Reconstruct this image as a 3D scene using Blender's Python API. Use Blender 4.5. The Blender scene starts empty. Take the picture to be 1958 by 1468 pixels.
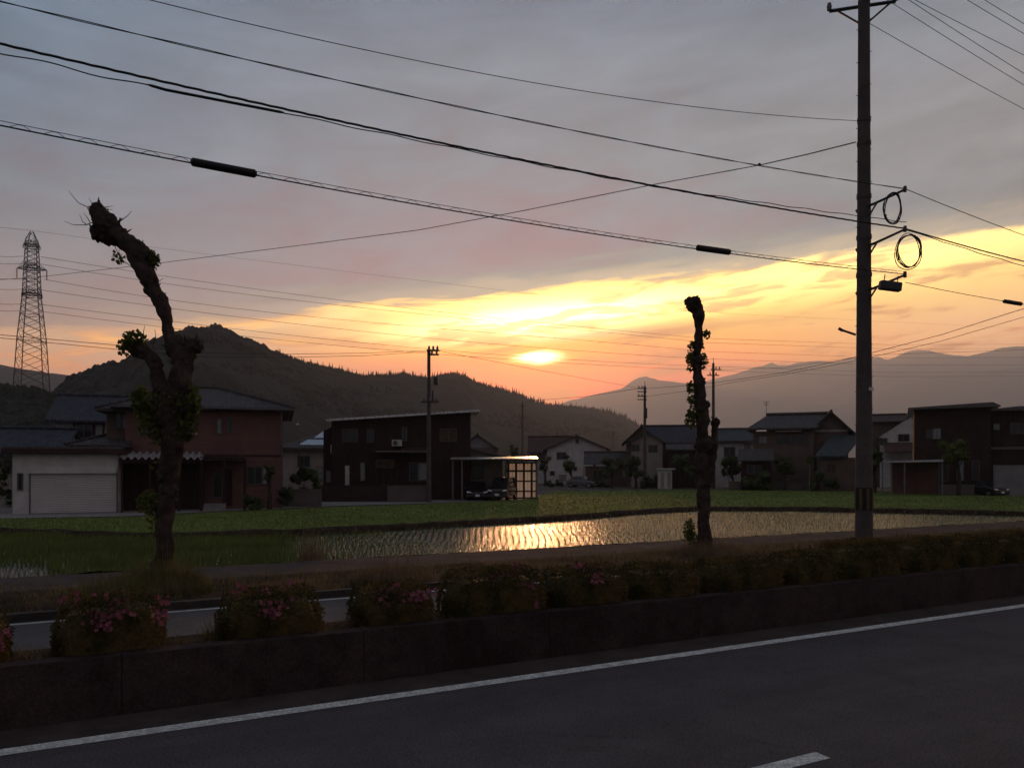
import bpy, bmesh, math, random
from mathutils import Vector, Matrix, noise as mnoise
R = math.radians
random.seed(7)
sc = bpy.context.scene
col = sc.collection
# ------------------------------------------------------------------ camera
F = 1450.0; CX = 979.0; HY = 893.0; CZ = 2.0; G = -0.6
cam = bpy.data.cameras.new('camera')
cam.sensor_width = 36; cam.lens = 36*F/1958; cam.shift_y = (HY-734)/1958
cam.clip_start = 0.05; cam.clip_end = 60000
co = bpy.data.objects.new('camera', cam); col.objects.link(co)
co.location = (0, 0, CZ); co.rotation_euler = (R(90), 0, 0)
sc.camera = co
sc.view_settings.view_transform = 'Standard'; sc.view_settings.look = 'None'
sc.view_settings.exposure = 0.0; sc.view_settings.gamma = 1
sc.cycles.volume_bounces = 1; sc.cycles.max_bounces = 7; sc.cycles.transparent_max_bounces = 12
sc.cycles.use_denoising = True; sc.cycles.caustics_reflective = False; sc.cycles.caustics_refractive = False
SUN_AZ = 0.035; SUN_EL = 0.141
# ------------------------------------------------------------------ node helper
class S:
    """a socket (or number) with arithmetic, inside one node tree"""
    def __init__(s, nt, v): s.nt = nt; s.v = v
    def _m(s, op, *a, clamp=False):
        n = s.nt.nodes.new('ShaderNodeMath'); n.operation = op; n.use_clamp = clamp
        for i, q in enumerate((s,)+a):
            q = q.v if isinstance(q, S) else q
            if isinstance(q, (int, float)): n.inputs[i].default_value = q
            else: s.nt.links.new(q, n.inputs[i])
        return S(s.nt, n.outputs[0])
    def __add__(s, o): return s._m('ADD', o)
    __radd__ = __add__
    def __sub__(s, o): return s._m('SUBTRACT', o)
    def __rsub__(s, o): return S(s.nt, o)._m('SUBTRACT', s)
    def __mul__(s, o): return s._m('MULTIPLY', o)
    __rmul__ = __mul__
    def __truediv__(s, o): return s._m('DIVIDE', o)
    def __rtruediv__(s, o): return S(s.nt, o)._m('DIVIDE', s)
    def clamp(s): return s._m('ADD', 0.0, clamp=True)
def sstep(x, a, b):
    n = x.nt.nodes.new('ShaderNodeMapRange'); n.interpolation_type = 'SMOOTHSTEP'
    x.nt.links.new(x.v, n.inputs[0])
    for i, q in ((1, a), (2, b), (3, 0.0), (4, 1.0)): n.inputs[i].default_value = q
    return S(x.nt, n.outputs[0])
def gauss(*terms):
    t = None
    for x, c, w in terms:
        d = (x-c)/w; d = d*d
        t = d if t is None else t+d
    return (t*(-1.0))._m('EXPONENT')
def cmb(nt, x, y, z=0.0):
    n = nt.nodes.new('ShaderNodeCombineXYZ')
    for i, q in enumerate((x, y, z)):
        if isinstance(q, S): nt.links.new(q.v, n.inputs[i])
        else: n.inputs[i].default_value = q
    return n.outputs[0]
def nz(nt, vec, scale, detail=4, rough=0.55, dist=0.0):
    n = nt.nodes.new('ShaderNodeTexNoise'); n.inputs['Scale'].default_value = scale
    n.inputs['Detail'].default_value = detail; n.inputs['Roughness'].default_value = rough
    n.inputs['Distortion'].default_value = dist
    if vec is not None: nt.links.new(vec, n.inputs['Vector'])
    return S(nt, n.outputs[0])
def mixc(nt, f, a, b, mode='MIX'):
    n = nt.nodes.new('ShaderNodeMix'); n.data_type = 'RGBA'; n.blend_type = mode
    for sock, q in ((n.inputs[0], f), (n.inputs[6], a), (n.inputs[7], b)):
        if isinstance(q, S): q = q.v
        if isinstance(q, (int, float)): sock.default_value = q
        elif isinstance(q, tuple): sock.default_value = (*q, 1)
        else: nt.links.new(q, sock)
    return n.outputs[2]
def srgb(r, g, b):
    f = lambda c: (c/255/12.92) if c <= 10 else ((c/255+0.055)/1.055)**2.4
    return (f(r), f(g), f(b))
def ramp(nt, x, stops):
    n = nt.nodes.new('ShaderNodeValToRGB'); nt.links.new(x.v, n.inputs[0])
    e = n.color_ramp.elements
    while len(e) < len(stops): e.new(0.5)
    for el, (p, c) in zip(e, stops): el.position = p; el.color = (*c, 1)
    return n.outputs[0]
# ------------------------------------------------------------------ sky
world = bpy.data.worlds.new('World'); sc.world = world; world.use_nodes = True
nt = world.node_tree; nt.nodes.clear()
tc = nt.nodes.new('ShaderNodeTexCoord'); sp = nt.nodes.new('ShaderNodeSeparateXYZ')
nt.links.new(tc.outputs['Generated'], sp.inputs[0])
x, y, z = (S(nt, sp.outputs[i]) for i in range(3))
az = x._m('ARCTAN2', y)
hyp = (x*x+y*y+1e-5)._m('SQRT')
T = (z/hyp)._m('MINIMUM', 6.0)
tilt = T-az*0.085
edge = az*0.10+0.228-az*az*0.07
vbig = cmb(nt, az*1.0, tilt*3.0, 0.3)
vst = cmb(nt, az*2.2, tilt*16.0, 1.7)
vfine = cmb(nt, az*6.0, tilt*34.0, 4.2)
nbig = nz(nt, vbig, 3.0, 5, 0.55, 0.4)
nst = nz(nt, vst, 2.2, 7, 0.6, 0.6)
nfine = nz(nt, vfine, 1.6, 5, 0.6, 0.5)
s_ = T-edge+(nst-0.5)*0.05+(nfine-0.5)*0.028
deck = sstep(s_, -0.004, 0.007)
# the high cloud deck
dk = ramp(nt, ((T-0.15)/0.65).clamp(), [(0.0, srgb(172,144,140)), (0.10, srgb(160,144,146)), (0.28, srgb(145,141,149)), (0.42, srgb(139,139,149)),
        (0.58, srgb(131,136,148)), (0.72, srgb(116,126,143)), (1.0, srgb(106,120,142))])
warm = gauss((az, 0.75, 0.45), (T, 0.36, 0.16))
dk = mixc(nt, warm*0.42, dk, srgb(186,160,150))
cool = gauss((az, -0.62, 0.3), (T, 0.52, 0.20))
dk = mixc(nt, cool*0.35, dk, srgb(104,124,150))
vcl = cmb(nt, az*3.6, T*11.0-az*1.4, 9.1)
ncl = nz(nt, vcl, 1.7, 6, 0.58, 0.8)
shade = (ncl-0.5)*0.62+(nbig-0.5)*0.42+(nst-0.5)*0.2+1.0
dk = mixc(nt, 1.0, dk, cmb(nt, shade, shade, shade*0.985+0.015), 'MULTIPLY')
lit = gauss((s_, 0.005, 0.022), (az, 0.2, 0.5))
dk = mixc(nt, lit*0.75, dk, srgb(248,205,170))
# the clear gold gap under it
op = ramp(nt, (T/0.30).clamp(), [(0.0, srgb(240,116,58)), (0.24, srgb(248,126,58)), (0.36, srgb(252,144,70)), (0.48, srgb(244,166,112)), (0.58, srgb(244,190,132)),
        (0.68, srgb(252,214,138)), (0.85, srgb(255,224,160)), (1.0, srgb(255,228,170))])
right = sstep(az, 0.15, 0.6)
op = mixc(nt, right*0.85, op, ramp(nt, (T/0.30).clamp(), [(0.3, srgb(214,180,176)), (0.55, srgb(226,192,178)), (0.75, srgb(250,224,170)), (1.0, srgb(252,222,170))]))
left = sstep(az*(-1.0), 0.02, 0.42)
op = mixc(nt, left*0.92, op, ramp(nt, (T/0.30).clamp(), [(0.2, srgb(194,166,160)), (0.45, srgb(176,164,168)), (0.62, srgb(163,155,163)), (1.0, srgb(162,154,156))]))
# thin streaks of cloud within the gap
band1 = gauss((T-az*0.05+(nst-0.5)*0.03, 0.1665, 0.0075), (az, 0.10, 0.22))
streak = sstep(nst*0.55+nfine*0.45, 0.49, 0.57)
op = mixc(nt, (streak*0.72)._m('MAXIMUM', band1*0.95), op, srgb(196,150,140))
gl = sstep(nfine*0.5+nst*0.5, 0.50, 0.60)*gauss((az, -0.33, 0.22), (s_, -0.012, 0.016))
op = mixc(nt, gl*0.8, op, srgb(255,214,150))
def add(c, f, colr, amp):
    return mixc(nt, f*amp if not isinstance(f, float) else f, c, mixc(nt, 1.0, c, colr, 'ADD'))
def addc(c, f, colr):
    m = mixc(nt, 1.0, cmb(nt, f, f, f), colr, 'MULTIPLY')
    return mixc(nt, 1.0, c, m, 'ADD')
brk = sstep(nst*0.5+nfine*0.5, 0.46, 0.55)
tt = T-az*0.10
g1 = gauss((az, 0.035, 0.14), (tt, 0.190, 0.019))*(1.0-brk*0.72)
g2 = gauss((az, 0.30, 0.40), (tt, 0.200, 0.030))*(1.0-brk*0.55)
g3 = gauss((az, -0.10, 0.22), (s_, -0.010, 0.010))
sunc = gauss((az, SUN_AZ, 0.023), (T+(nfine-0.5)*0.024+(nst-0.5)*0.012-az*0.06, SUN_EL, 0.0056))*(1.0-brk*0.35)
halo = gauss((az, SUN_AZ, 0.13), (T, SUN_EL-0.02, 0.045))
op = mixc(nt, 1.0, op, (1.26, 1.04, 0.78), 'MULTIPLY')
op = addc(op, g1*3.4, (1.0, 0.86, 0.36))
op = addc(op, g2*0.75, (1.0, 0.80, 0.30))
op = addc(op, g3*0.45, (1.0, 0.72, 0.30))
op = addc(op, sunc*6.0, (1.0, 0.80, 0.42))
op = addc(op, halo*0.55, (1.0, 0.36, 0.03))
dk = mixc(nt, 1.0, dk, (0.835, 0.945, 1.0), 'MULTIPLY')
sky = mixc(nt, deck, op, dk)
# seen through the valley haze (see the haze box): the sky beyond it is brighter than it looks
G_ = (((2.08/(T._m('MAXIMUM', 0.02)))._m('MINIMUM', 14.0))*0.128)._m('EXPONENT')
sky = mixc(nt, 1.0, sky, cmb(nt, G_, G_, G_), 'MULTIPLY')
G1 = G_-1.0
near = gauss((az, 0.12, 0.5), (T, 0.15, 0.30))
cR = near*0.27+0.37; cG = near*0.08+0.255
sky = mixc(nt, 1.0, sky, cmb(nt, G1*cR, G1*cG, G1*0.255), 'SUBTRACT')
sky = mixc(nt, 1.0, sky, (0.0, 0.0, 0.0), 'LIGHTEN')
# behind the viewer the overcast is dimmer and bluer
back = sstep(az._m('ABSOLUTE'), 0.9, 1.9)
up = sstep(T, 0.8, 3.0)
bcol = ramp(nt, (T/2.0).clamp(), [(0.0, (0.19, 0.18, 0.195)), (1.0, (0.235, 0.24, 0.275))])
sky = mixc(nt, back._m('MAXIMUM', up), sky, bcol)
nish = nt.nodes.new('ShaderNodeTexSky'); nish.sky_type = 'NISHITA'; nish.sun_disc = False
nish.sun_elevation = math.atan(SUN_EL); nish.sun_rotation = SUN_AZ; nish.dust_density = 2.0
SKY_GAIN = 1.0
bg = nt.nodes.new('ShaderNodeBackground'); bg.inputs[1].default_value = SKY_GAIN
nt.links.new(sky, bg.inputs[0])
bg2 = nt.nodes.new('ShaderNodeBackground'); bg2.inputs[1].default_value = 0.0012
nt.links.new(nish.outputs[0], bg2.inputs[0])
ad = nt.nodes.new('ShaderNodeAddShader'); nt.links.new(bg.outputs[0], ad.inputs[0]); nt.links.new(bg2.outputs[0], ad.inputs[1])
wo = nt.nodes.new('ShaderNodeOutputWorld'); nt.links.new(ad.outputs[0], wo.inputs[0])
sl = bpy.data.lights.new('sun', 'SUN'); sl.energy = 2.9; sl.angle = R(1.5); sl.color = (1.0, 0.45, 0.19)
so = bpy.data.objects.new('sun', sl); col.objects.link(so)
sd = Vector((math.sin(SUN_AZ), math.cos(SUN_AZ), SUN_EL)).normalized()
so.rotation_euler = sd.to_track_quat('Z', 'Y').to_euler(); so.location = (0, 100, 60)
# ------------------------------------------------------------------ helpers
def P(px, py, Y): return Vector(((px-CX)/F*Y, Y, CZ+(HY-py)/F*Y))
def PX(px, Y): return (px-CX)/F*Y
def PZ(py, Y): return CZ+(HY-py)/F*Y
def onz(px, py, zz):
    Y = (CZ-zz)*F/(py-HY); return Vector(((px-CX)/F*Y, Y, zz))
DV = Vector((0.8894, 0.4571, 0)); NV = Vector((-0.4571, 0.8894, 0))      # along the road / away from it
def RD(s, n, z=0.0): return DV*s+NV*n+Vector((0, 0, z))
def row_depth(px, n): return n/(NV.y+NV.x*(px-CX)/F)
def row_s(px, n):
    t = row_depth(px, n); return t*((px-CX)/F*DV.x+DV.y)
def props(o, label=None, cat=None, group=None, kind=None):
    if label: o['label'] = label
    if cat: o['category'] = cat
    if group: o['group'] = group
    if kind: o['kind'] = kind
    return o
def thing(name, label, cat, loc=(0, 0, 0), rz=0.0, group=None):
    o = bpy.data.objects.new(name, None); o.empty_display_size = 0.3; col.objects.link(o)
    o.location = loc; o.rotation_euler = (0, 0, rz)
    return props(o, label, cat, group)
def copy_tree(o, parent=None):
    c = o.copy(); col.objects.link(c); c.parent = parent
    for ch in list(o.children): copy_tree(ch, c)
    return c
class MB:
    def __init__(s): s.v = []; s.f = []; s.o = Vector((0, 0, 0))
    def q(s, pts):
        i = len(s.v); s.v += [tuple(Vector(p)-s.o) for p in pts]; s.f.append(tuple(range(i, i+len(pts))))
    def box(s, a, b, rz=0.0, piv=None):
        x0, y0, z0 = a; x1, y1, z1 = b
        c = [(x0,y0,z0),(x1,y0,z0),(x1,y1,z0),(x0,y1,z0),(x0,y0,z1),(x1,y0,z1),(x1,y1,z1),(x0,y1,z1)]
        if rz:
            p = Vector(piv or ((x0+x1)/2, (y0+y1)/2, 0)); m = Matrix.Rotation(rz, 3, 'Z')
            c = [m@(Vector(k)-p)+p for k in c]
        i = len(s.v); s.v += [tuple(Vector(k)-s.o) for k in c]
        for f in ((0,3,2,1),(4,5,6,7),(0,1,5,4),(1,2,6,5),(2,3,7,6),(3,0,4,7)): s.f.append(tuple(i+k for k in f))
    def prism(s, poly, off):
        n = len(poly); i = len(s.v); off = Vector(off)
        s.v += [tuple(Vector(p)-s.o) for p in poly]+[tuple(Vector(p)+off-s.o) for p in poly]
        s.f.append(tuple(i+k for k in range(n))[::-1]); s.f.append(tuple(i+n+k for k in range(n)))
        for k in range(n): s.f.append((i+k, i+(k+1) % n, i+n+(k+1) % n, i+n+k))
    def tube(s, pts, rad, seg=8, jit=0.0, caps=True, seed=0):
        pts = [Vector(p) for p in pts]; n = len(pts)
        if not isinstance(rad, (list, tuple)): rad = [rad]*n
        base = len(s.v); up = None
        for k, p in enumerate(pts):
            d = (pts[min(k+1, n-1)]-pts[max(k-1, 0)]).normalized()
            if up is None:
                up = Vector((0, 0, 1)) if abs(d.z) < 0.9 else Vector((1, 0, 0))
            a = d.cross(up)
            if a.length < 1e-4: a = d.cross(Vector((0, 1, 0)))
            a.normalize(); b = d.cross(a).normalized(); up = a.cross(d)
            for j in range(seg):
                t = 2*math.pi*j/seg; q = a*math.cos(t)+b*math.sin(t)
                r = rad[k]
                if jit: r *= 1+jit*0.8*mnoise.noise((p+q*r*1.5)*3.2+Vector((seed, 0, 0)))+jit*0.6*mnoise.noise((p+q*r)*9+Vector((seed, 3, 0)))+jit*0.35*mnoise.noise((p+q*r)*Vector((1,1,0.35)).length*22)
                s.v.append(tuple(p+q*r-s.o))
        for k in range(n-1):
            for j in range(seg):
                a0 = base+k*seg+j; a1 = base+k*seg+(j+1) % seg
                s.f.append((a0, a1, a1+seg, a0+seg))
        if caps:
            s.f.append(tuple(base+j for j in range(seg))[::-1]); s.f.append(tuple(base+(n-1)*seg+j for j in range(seg)))
    def ball(s, c, r, sub=2, jit=0.0, sq=(1, 1, 1), seed=0.0, fr=3.0):
        bm = bmesh.new(); bmesh.ops.create_icosphere(bm, subdivisions=sub, radius=1.0)
        c = Vector(c); i = len(s.v)
        for v in bm.verts:
            d = v.co.normalized(); k = r*(1+jit*mnoise.noise(d*fr+Vector((seed, c.x, c.z))))
            s.v.append(tuple(c+Vector((d.x*sq[0], d.y*sq[1], d.z*sq[2]))*k-s.o))
        for f in bm.faces: s.f.append(tuple(i+v.index for v in f.verts))
        bm.free()
    def leaf(s, p, size, asp=0.5, rng=random, droop=0.0):
        a = Vector((rng.gauss(0, 1), rng.gauss(0, 1), rng.gauss(0, 1)-droop)).normalized()
        b = a.cross(Vector((rng.gauss(0, 1), rng.gauss(0, 1), rng.gauss(0, 1)))).normalized()
        p = Vector(p); h = size*0.5; w = size*asp*0.5; c = a.cross(b)*size*0.14
        s.q([p-a*h, p+b*w+c, p+a*h, p-b*w+c])
    def build(s, name, mat, parent=None, smooth=False, bevel=0.0, sharp=40, loc=None):
        me = bpy.data.meshes.new(name); me.from_pydata(s.v, [], s.f); me.validate(verbose=False)
        me.materials.append(mat)
        o = bpy.data.objects.new(name, me); col.objects.link(o)
        if parent is not None: o.parent = parent
        if loc is not None: o.location = loc
        if smooth:
            me.polygons.foreach_set('use_smooth', [True]*len(me.polygons))
            me.set_sharp_from_angle(angle=R(sharp))
        if bevel:
            m = o.modifiers.new('bevel', 'BEVEL'); m.width = bevel; m.segments = 2; m.limit_method = 'ANGLE'; m.angle_limit = R(35)
        return o
# ------------------------------------------------------------------ materials
MATS = {}
def mat(name, base, rough=0.7, var=0.2, scale=4.0, spec=0.3, metal=0.0, bump=0.0, bscale=30.0, alt=None, ribs=None, trans=0.0, coord='Object', stretch=None, detail=5):
    if name in MATS: return MATS[name]
    m = bpy.data.materials.new(name); m.use_nodes = True; nt = m.node_tree
    b = nt.nodes['Principled BSDF']; tcn = nt.nodes.new('ShaderNodeTexCoord'); vec = tcn.outputs[coord]
    if stretch:
        mp = nt.nodes.new('ShaderNodeMapping'); mp.inputs['Scale'].default_value = stretch
        nt.links.new(vec, mp.inputs[0]); vec = mp.outputs[0]
    n1 = nz(nt, vec, scale, detail, 0.6); n2 = nz(nt, vec, scale*6.3, 3, 0.6)
    f = sstep(n1*0.7+n2*0.3, 0.35, 0.65)
    lo = tuple(c*(1-var) for c in base); hi = tuple(min(1, c*(1+var)) for c in (alt or base))
    nt.links.new(mixc(nt, f, lo, hi), b.inputs['Base Color'])
    r = n2*0.2+(rough-0.1); nt.links.new(r.v, b.inputs['Roughness'])
    b.inputs['Specular IOR Level'].default_value = spec; b.inputs['Metallic'].default_value = metal
    last = None
    if bump:
        bn = nt.nodes.new('ShaderNodeBump'); bn.inputs['Strength'].default_value = min(1, bump); bn.inputs['Distance'].default_value = 0.02*max(1, bump)
        hn = nz(nt, vec, bscale, 4, 0.6); nt.links.new(hn.v, bn.inputs['Height']); last = bn
    if ribs:
        wv = nt.nodes.new('ShaderNodeTexWave'); wv.wave_type = 'BANDS'; wv.bands_direction = ribs[0]
        wv.inputs['Scale'].default_value = ribs[1]; wv.inputs['Distortion'].default_value = ribs[3] if len(ribs) > 3 else 0.0
        nt.links.new(tcn.outputs['Object'], wv.inputs['Vector'])
        b2 = nt.nodes.new('ShaderNodeBump'); b2.inputs['Strength'].default_value = ribs[2]; b2.inputs['Distance'].default_value = 0.05
        nt.links.new(wv.outputs['Fac'], b2.inputs['Height'])
        if last: nt.links.new(last.outputs[0], b2.inputs['Normal'])
        last = b2
    if last: nt.links.new(last.outputs[0], b.inputs['Normal'])
    if trans:
        tr = nt.nodes.new('ShaderNodeBsdfTranslucent'); mx = nt.nodes.new('ShaderNodeMixShader'); mx.inputs[0].default_value = trans
        nt.links.new(mixc(nt, f, lo, hi), tr.inputs[0])
        nt.links.new(b.outputs[0], mx.inputs[1]); nt.links.new(tr.outputs[0], mx.inputs[2])
        nt.links.new(mx.outputs[0], nt.nodes['Material Output'].inputs[0])
    MATS[name] = m; return m
asphalt = mat('asphalt', (0.076, 0.066, 0.068), 0.9, 0.13, 1.3, 0.25, bump=0.5, bscale=160, stretch=(1, 1, 1))
asphalt2 = mat('asphalt_side', (0.075, 0.072, 0.076), 0.9, 0.15, 1.8, 0.25, bump=0.4, bscale=120)
def add_speck(m, scale, amt, streak=0.0):
    nt = m.node_tree; b = nt.nodes['Principled BSDF']; src = b.inputs['Base Color'].links[0].from_socket
    tcn = nt.nodes.new('ShaderNodeTexCoord'); n = nz(nt, tcn.outputs['Object'], scale, 2, 0.7)
    k = (sstep(n, 0.36, 0.64)-0.5)*amt+1.0
    if streak:
        mp = nt.nodes.new('ShaderNodeMapping'); mp.inputs['Rotation'].default_value = (0, 0, -math.atan2(DV.y, DV.x)); mp.vector_type = 'POINT'
        nt.links.new(tcn.outputs['Object'], mp.inputs[0]); m2 = nt.nodes.new('ShaderNodeMapping'); m2.inputs['Scale'].default_value = (0.05, 1.1, 1)
        nt.links.new(mp.outputs[0], m2.inputs[0]); k = k+(nz(nt, m2.outputs[0], 1.6, 4, 0.6)-0.5)*streak
        ck = nz(nt, tcn.outputs['Object'], 0.55, 6, 0.75, 1.5); ln = gauss((ck, 0.5, 0.0035)); k = k*(1.0-ln*0.45)
    nt.links.new(mixc(nt, 1.0, src, cmb(nt, k, k, k), 'MULTIPLY'), b.inputs['Base Color'])
DV = Vector((0.8894, 0.4571, 0))
add_speck(asphalt, 55, 0.7, 0.8); add_speck(asphalt2, 40, 0.4, 0.4)
paint = mat('road_paint', (0.52, 0.54, 0.52), 0.8, 0.28, 9.0, 0.2, bump=0.4, bscale=160, detail=8)
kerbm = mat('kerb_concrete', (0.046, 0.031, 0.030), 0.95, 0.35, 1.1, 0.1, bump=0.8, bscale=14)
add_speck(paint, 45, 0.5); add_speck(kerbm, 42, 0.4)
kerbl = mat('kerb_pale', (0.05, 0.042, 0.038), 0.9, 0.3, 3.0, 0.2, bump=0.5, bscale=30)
soil = mat('soil', (0.035, 0.024, 0.017), 0.95, 0.5, 3.0, 0.05, bump=1.0, bscale=12)
pathm = mat('path_dirt', (0.060, 0.048, 0.046), 0.95, 0.28, 1.4, 0.08, bump=0.7, bscale=18)
gutterm = mat('gutter', (0.060, 0.047, 0.044), 0.9, 0.25, 2.0, 0.1, bump=0.5, bscale=60)
concrete = mat('concrete', (0.22, 0.205, 0.20), 0.85, 0.18, 2.5, 0.2, bump=0.3, bscale=40)
polecon = mat('pole_concrete', (0.095, 0.078, 0.074), 0.85, 0.2, 1.5, 0.2, bump=0.3, bscale=30)
steel = mat('dark_steel', (0.05, 0.048, 0.05), 0.55, 0.2, 5.0, 0.5, metal=0.3)
galv = mat('galvanised_steel', (0.16, 0.16, 0.17), 0.5, 0.2, 3.0, 0.5, metal=0.5)
rubber = mat('black_rubber', (0.012, 0.011, 0.012), 0.6, 0.2, 5.0, 0.3)
barkm = mat('bark', (0.058, 0.042, 0.035), 0.95, 0.4, 5.0, 0.1, bump=1.0, bscale=22)
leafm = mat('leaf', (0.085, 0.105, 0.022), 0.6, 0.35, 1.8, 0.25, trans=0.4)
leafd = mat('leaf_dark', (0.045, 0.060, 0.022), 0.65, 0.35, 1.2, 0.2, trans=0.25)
hedgem = mat('hedge_leaf', (0.080, 0.080, 0.026), 0.7, 0.5, 3.0, 0.15, alt=(0.115, 0.078, 0.028), trans=0.3)
grassm = mat('grass', (0.15, 0.15, 0.05), 0.8, 0.4, 0.8, 0.1, alt=(0.20, 0.155, 0.075), trans=0.35)
drygrass = mat('dry_grass', (0.22, 0.155, 0.095), 0.85, 0.35, 1.0, 0.1, trans=0.35)
ricem = mat('rice_blades', (0.14, 0.175, 0.045), 0.8, 0.25, 0.6, 0.1, trans=0.04)
ricef = mat('rice_field', (0.115, 0.150, 0.036), 0.9, 0.16, 0.12, 0.05, bump=0.5, bscale=9)
pink = mat('azalea_petal', (0.27, 0.085, 0.12), 0.6, 0.3, 8.0, 0.2, trans=0.3)
white = mat('white_petal', (0.7, 0.7, 0.62), 0.6, 0.1, 8.0, 0.2)
hillm = mat('hill_forest', (0.028, 0.033, 0.030), 0.95, 0.4, 0.02, 0.0, bump=1.0, bscale=0.08)
farm_ = mat('ground_far', (0.055, 0.060, 0.035), 0.95, 0.3, 0.02, 0.0)
glass = mat('window_glass', (0.020, 0.020, 0.024), 0.15, 0.2, 1.0, 0.6)
curtain = mat('pale_curtain_glass', (0.22, 0.225, 0.23), 0.4, 0.15, 3.0, 0.4)
amber = mat('amber_screen', (0.085, 0.055, 0.03), 0.6, 0.3, 3.0, 0.2)
framem = mat('window_frame', (0.10, 0.085, 0.08), 0.5, 0.1, 3.0, 0.4)
plate = mat('number_plate', (0.75, 0.76, 0.78), 0.5, 0.05, 3.0, 0.3)
lampgl = mat('lamp_glass', (0.6, 0.6, 0.62), 0.12, 0.1, 3.0, 0.8, metal=0.5)
yellow = mat('yellow_stripe', (0.10, 0.075, 0.03), 0.7, 0.2, 5.0, 0.2)
def wallmat(name, c, rough=0.8, **k): return mat(name, c, rough, 0.14, 1.2, 0.2, bump=0.25, bscale=25, **k)
wbrown = wallmat('wall_red_brown', (0.165, 0.084, 0.074), ribs=('Z', 1.2, 0.15))
wwhite = wallmat('wall_white', (0.52, 0.50, 0.485))
wcream = wallmat('wall_cream', (0.30, 0.26, 0.23))
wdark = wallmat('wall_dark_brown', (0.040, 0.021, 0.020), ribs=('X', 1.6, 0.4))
wtan = wallmat('wall_tan', (0.13, 0.092, 0.08))
wgrey = wallmat('wall_grey', (0.20, 0.19, 0.20))
wblock = wallmat('wall_block', (0.13, 0.105, 0.10))
fence_d = wallmat('fence_dark', (0.060, 0.036, 0.034), ribs=('Z', 2.6, 0.6))
def tile(name, c, ax, rough=0.75, sc_=1.7): return mat(name, c, rough, 0.22, 2.0, 0.15, bump=0.3, bscale=20, ribs=(ax, sc_, 0.9))
tblueX = tile('tile_blue_x', (0.050, 0.052, 0.068), 'X'); tblueY = tile('tile_blue_y', (0.050, 0.052, 0.068), 'Y')
tgrey = tile('tile_grey_x', (0.070, 0.064, 0.066), 'X'); tbrown = tile('tile_brown_x', (0.075, 0.045, 0.042), 'X'); tteal = tile('tile_teal_x', (0.052, 0.066, 0.072), 'X')
metalroof = mat('metal_roof', (0.10, 0.085, 0.085), 0.25, 0.1, 1.0, 0.8, metal=0.5)
paleroof = mat('pale_metal_roof', (0.45, 0.45, 0.46), 0.3, 0.1, 1.0, 0.6, metal=0.3)
shutter = mat('shutter_slats', (0.52, 0.50, 0.485), 0.6, 0.06, 1.0, 0.3, ribs=('Z', 3.2, 0.5))
# ================================================================== SETTING
def struct(name, mb, m, **k): return props(mb.build(name, m, **k), kind='structure')
mb = MB(); N_ = 48
rings = [0, 30, 90, 200, 500, 1500, 4500, 10400]
pts = [(0, 0, -0.78)]
vi = len(mb.v); mb.v.append((0, 0, -0.78))
for r in rings[1:]:
    for k in range(N_):
        a = 2*math.pi*k/N_; mb.v.append((r*math.cos(a), r*math.sin(a), -0.78))
for k in range(N_): mb.f.append((0, 1+k, 1+(k+1) % N_))
for q in range(len(rings)-2):
    for k in range(N_):
        a = 1+q*N_+k; b = 1+q*N_+(k+1) % N_; mb.f.append((a, b, b+N_, a+N_))
struct('ground', mb, farm_)
S0, S1 = -140.0, 320.0
def strip(name, n0, n1, z0, z1, m, bottom=-0.76):
    """one long strip of the road's cross-section, along the road"""
    mb = MB(); L = [S0+(S1-S0)*k/40 for k in range(41)]
    for a, b in zip(L[:-1], L[1:]):
        c = [RD(a, n0, bottom), RD(b, n0, bottom), RD(b, n1, bottom), RD(a, n1, bottom), RD(a, n0, z1), RD(b, n0, z1), RD(b, n1, z1), RD(a, n1, z1)]
        for f in ((4, 5, 6, 7), (0, 1, 5, 4), (2, 3, 7, 6)): mb.q([c[k] for k in f])
    return struct(name, mb, m)
NL = 6.38; NK = 6.86
strip('road', -14.0, NK-0.42, 0, 0.0, asphalt)
strip('gutter', NK-0.42, NK, 0, 0.012, gutterm)
# the raised kerb, in cast lengths with a joint between
mb = MB(); s = S0
while s < S1:
    e = min(s+1.994, S1); dz = random.uniform(-0.003, 0.003); dn = random.uniform(-0.002, 0.002)
    c = [RD(s, NK+dn, -0.7), RD(e, NK+dn, -0.7), RD(e, NK+0.2, -0.7), RD(s, NK+0.2, -0.7), RD(s, NK+0.05+dn, 0.48+dz), RD(e, NK+0.05+dn, 0.48+dz), RD(e, NK+0.2, 0.485+dz), RD(s, NK+0.2, 0.485+dz)]
    for f in ((0,3,2,1),(4,5,6,7),(0,1,5,4),(1,2,6,5),(2,3,7,6),(3,0,4,7)): mb.q([c[k] for k in f])
    s += 2.0
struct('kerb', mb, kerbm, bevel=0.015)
# planted strip: lumpy soil
def bumpy(name, n0, n1, z, amp, m, ds=0.35, dn=0.2, s0=-30, s1=110, kind='structure', edge=0.0):
    mb = MB(); ns = int((s1-s0)/ds); nn = max(2, int((n1-n0)/dn))
    for i in range(ns+1):
        for j in range(nn+1):
            s = s0+ds*i; n = n0+(n1-n0)*j/nn
            w = 1.0 if 0 < j < nn else 0.15
            h = z+w*amp*(mnoise.noise(Vector((s*0.9, n*1.4, z)))+0.6*mnoise.noise(Vector((s*3.1, n*3.7, 5))))
            mb.v.append(tuple(RD(s, n, h)))
    for i in range(ns):
        for j in range(nn):
            a = i*(nn+1)+j; mb.f.append((a, a+nn+1, a+nn+2, a+1))
    return props(mb.build(name, m, smooth=True), kind=kind)
bumpy('planting_strip', NK+0.195, 7.66, 0.44, 0.03, soil)
strip('planting_strip_edge', 7.65, 7.75, 0, 0.40, kerbm)
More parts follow.
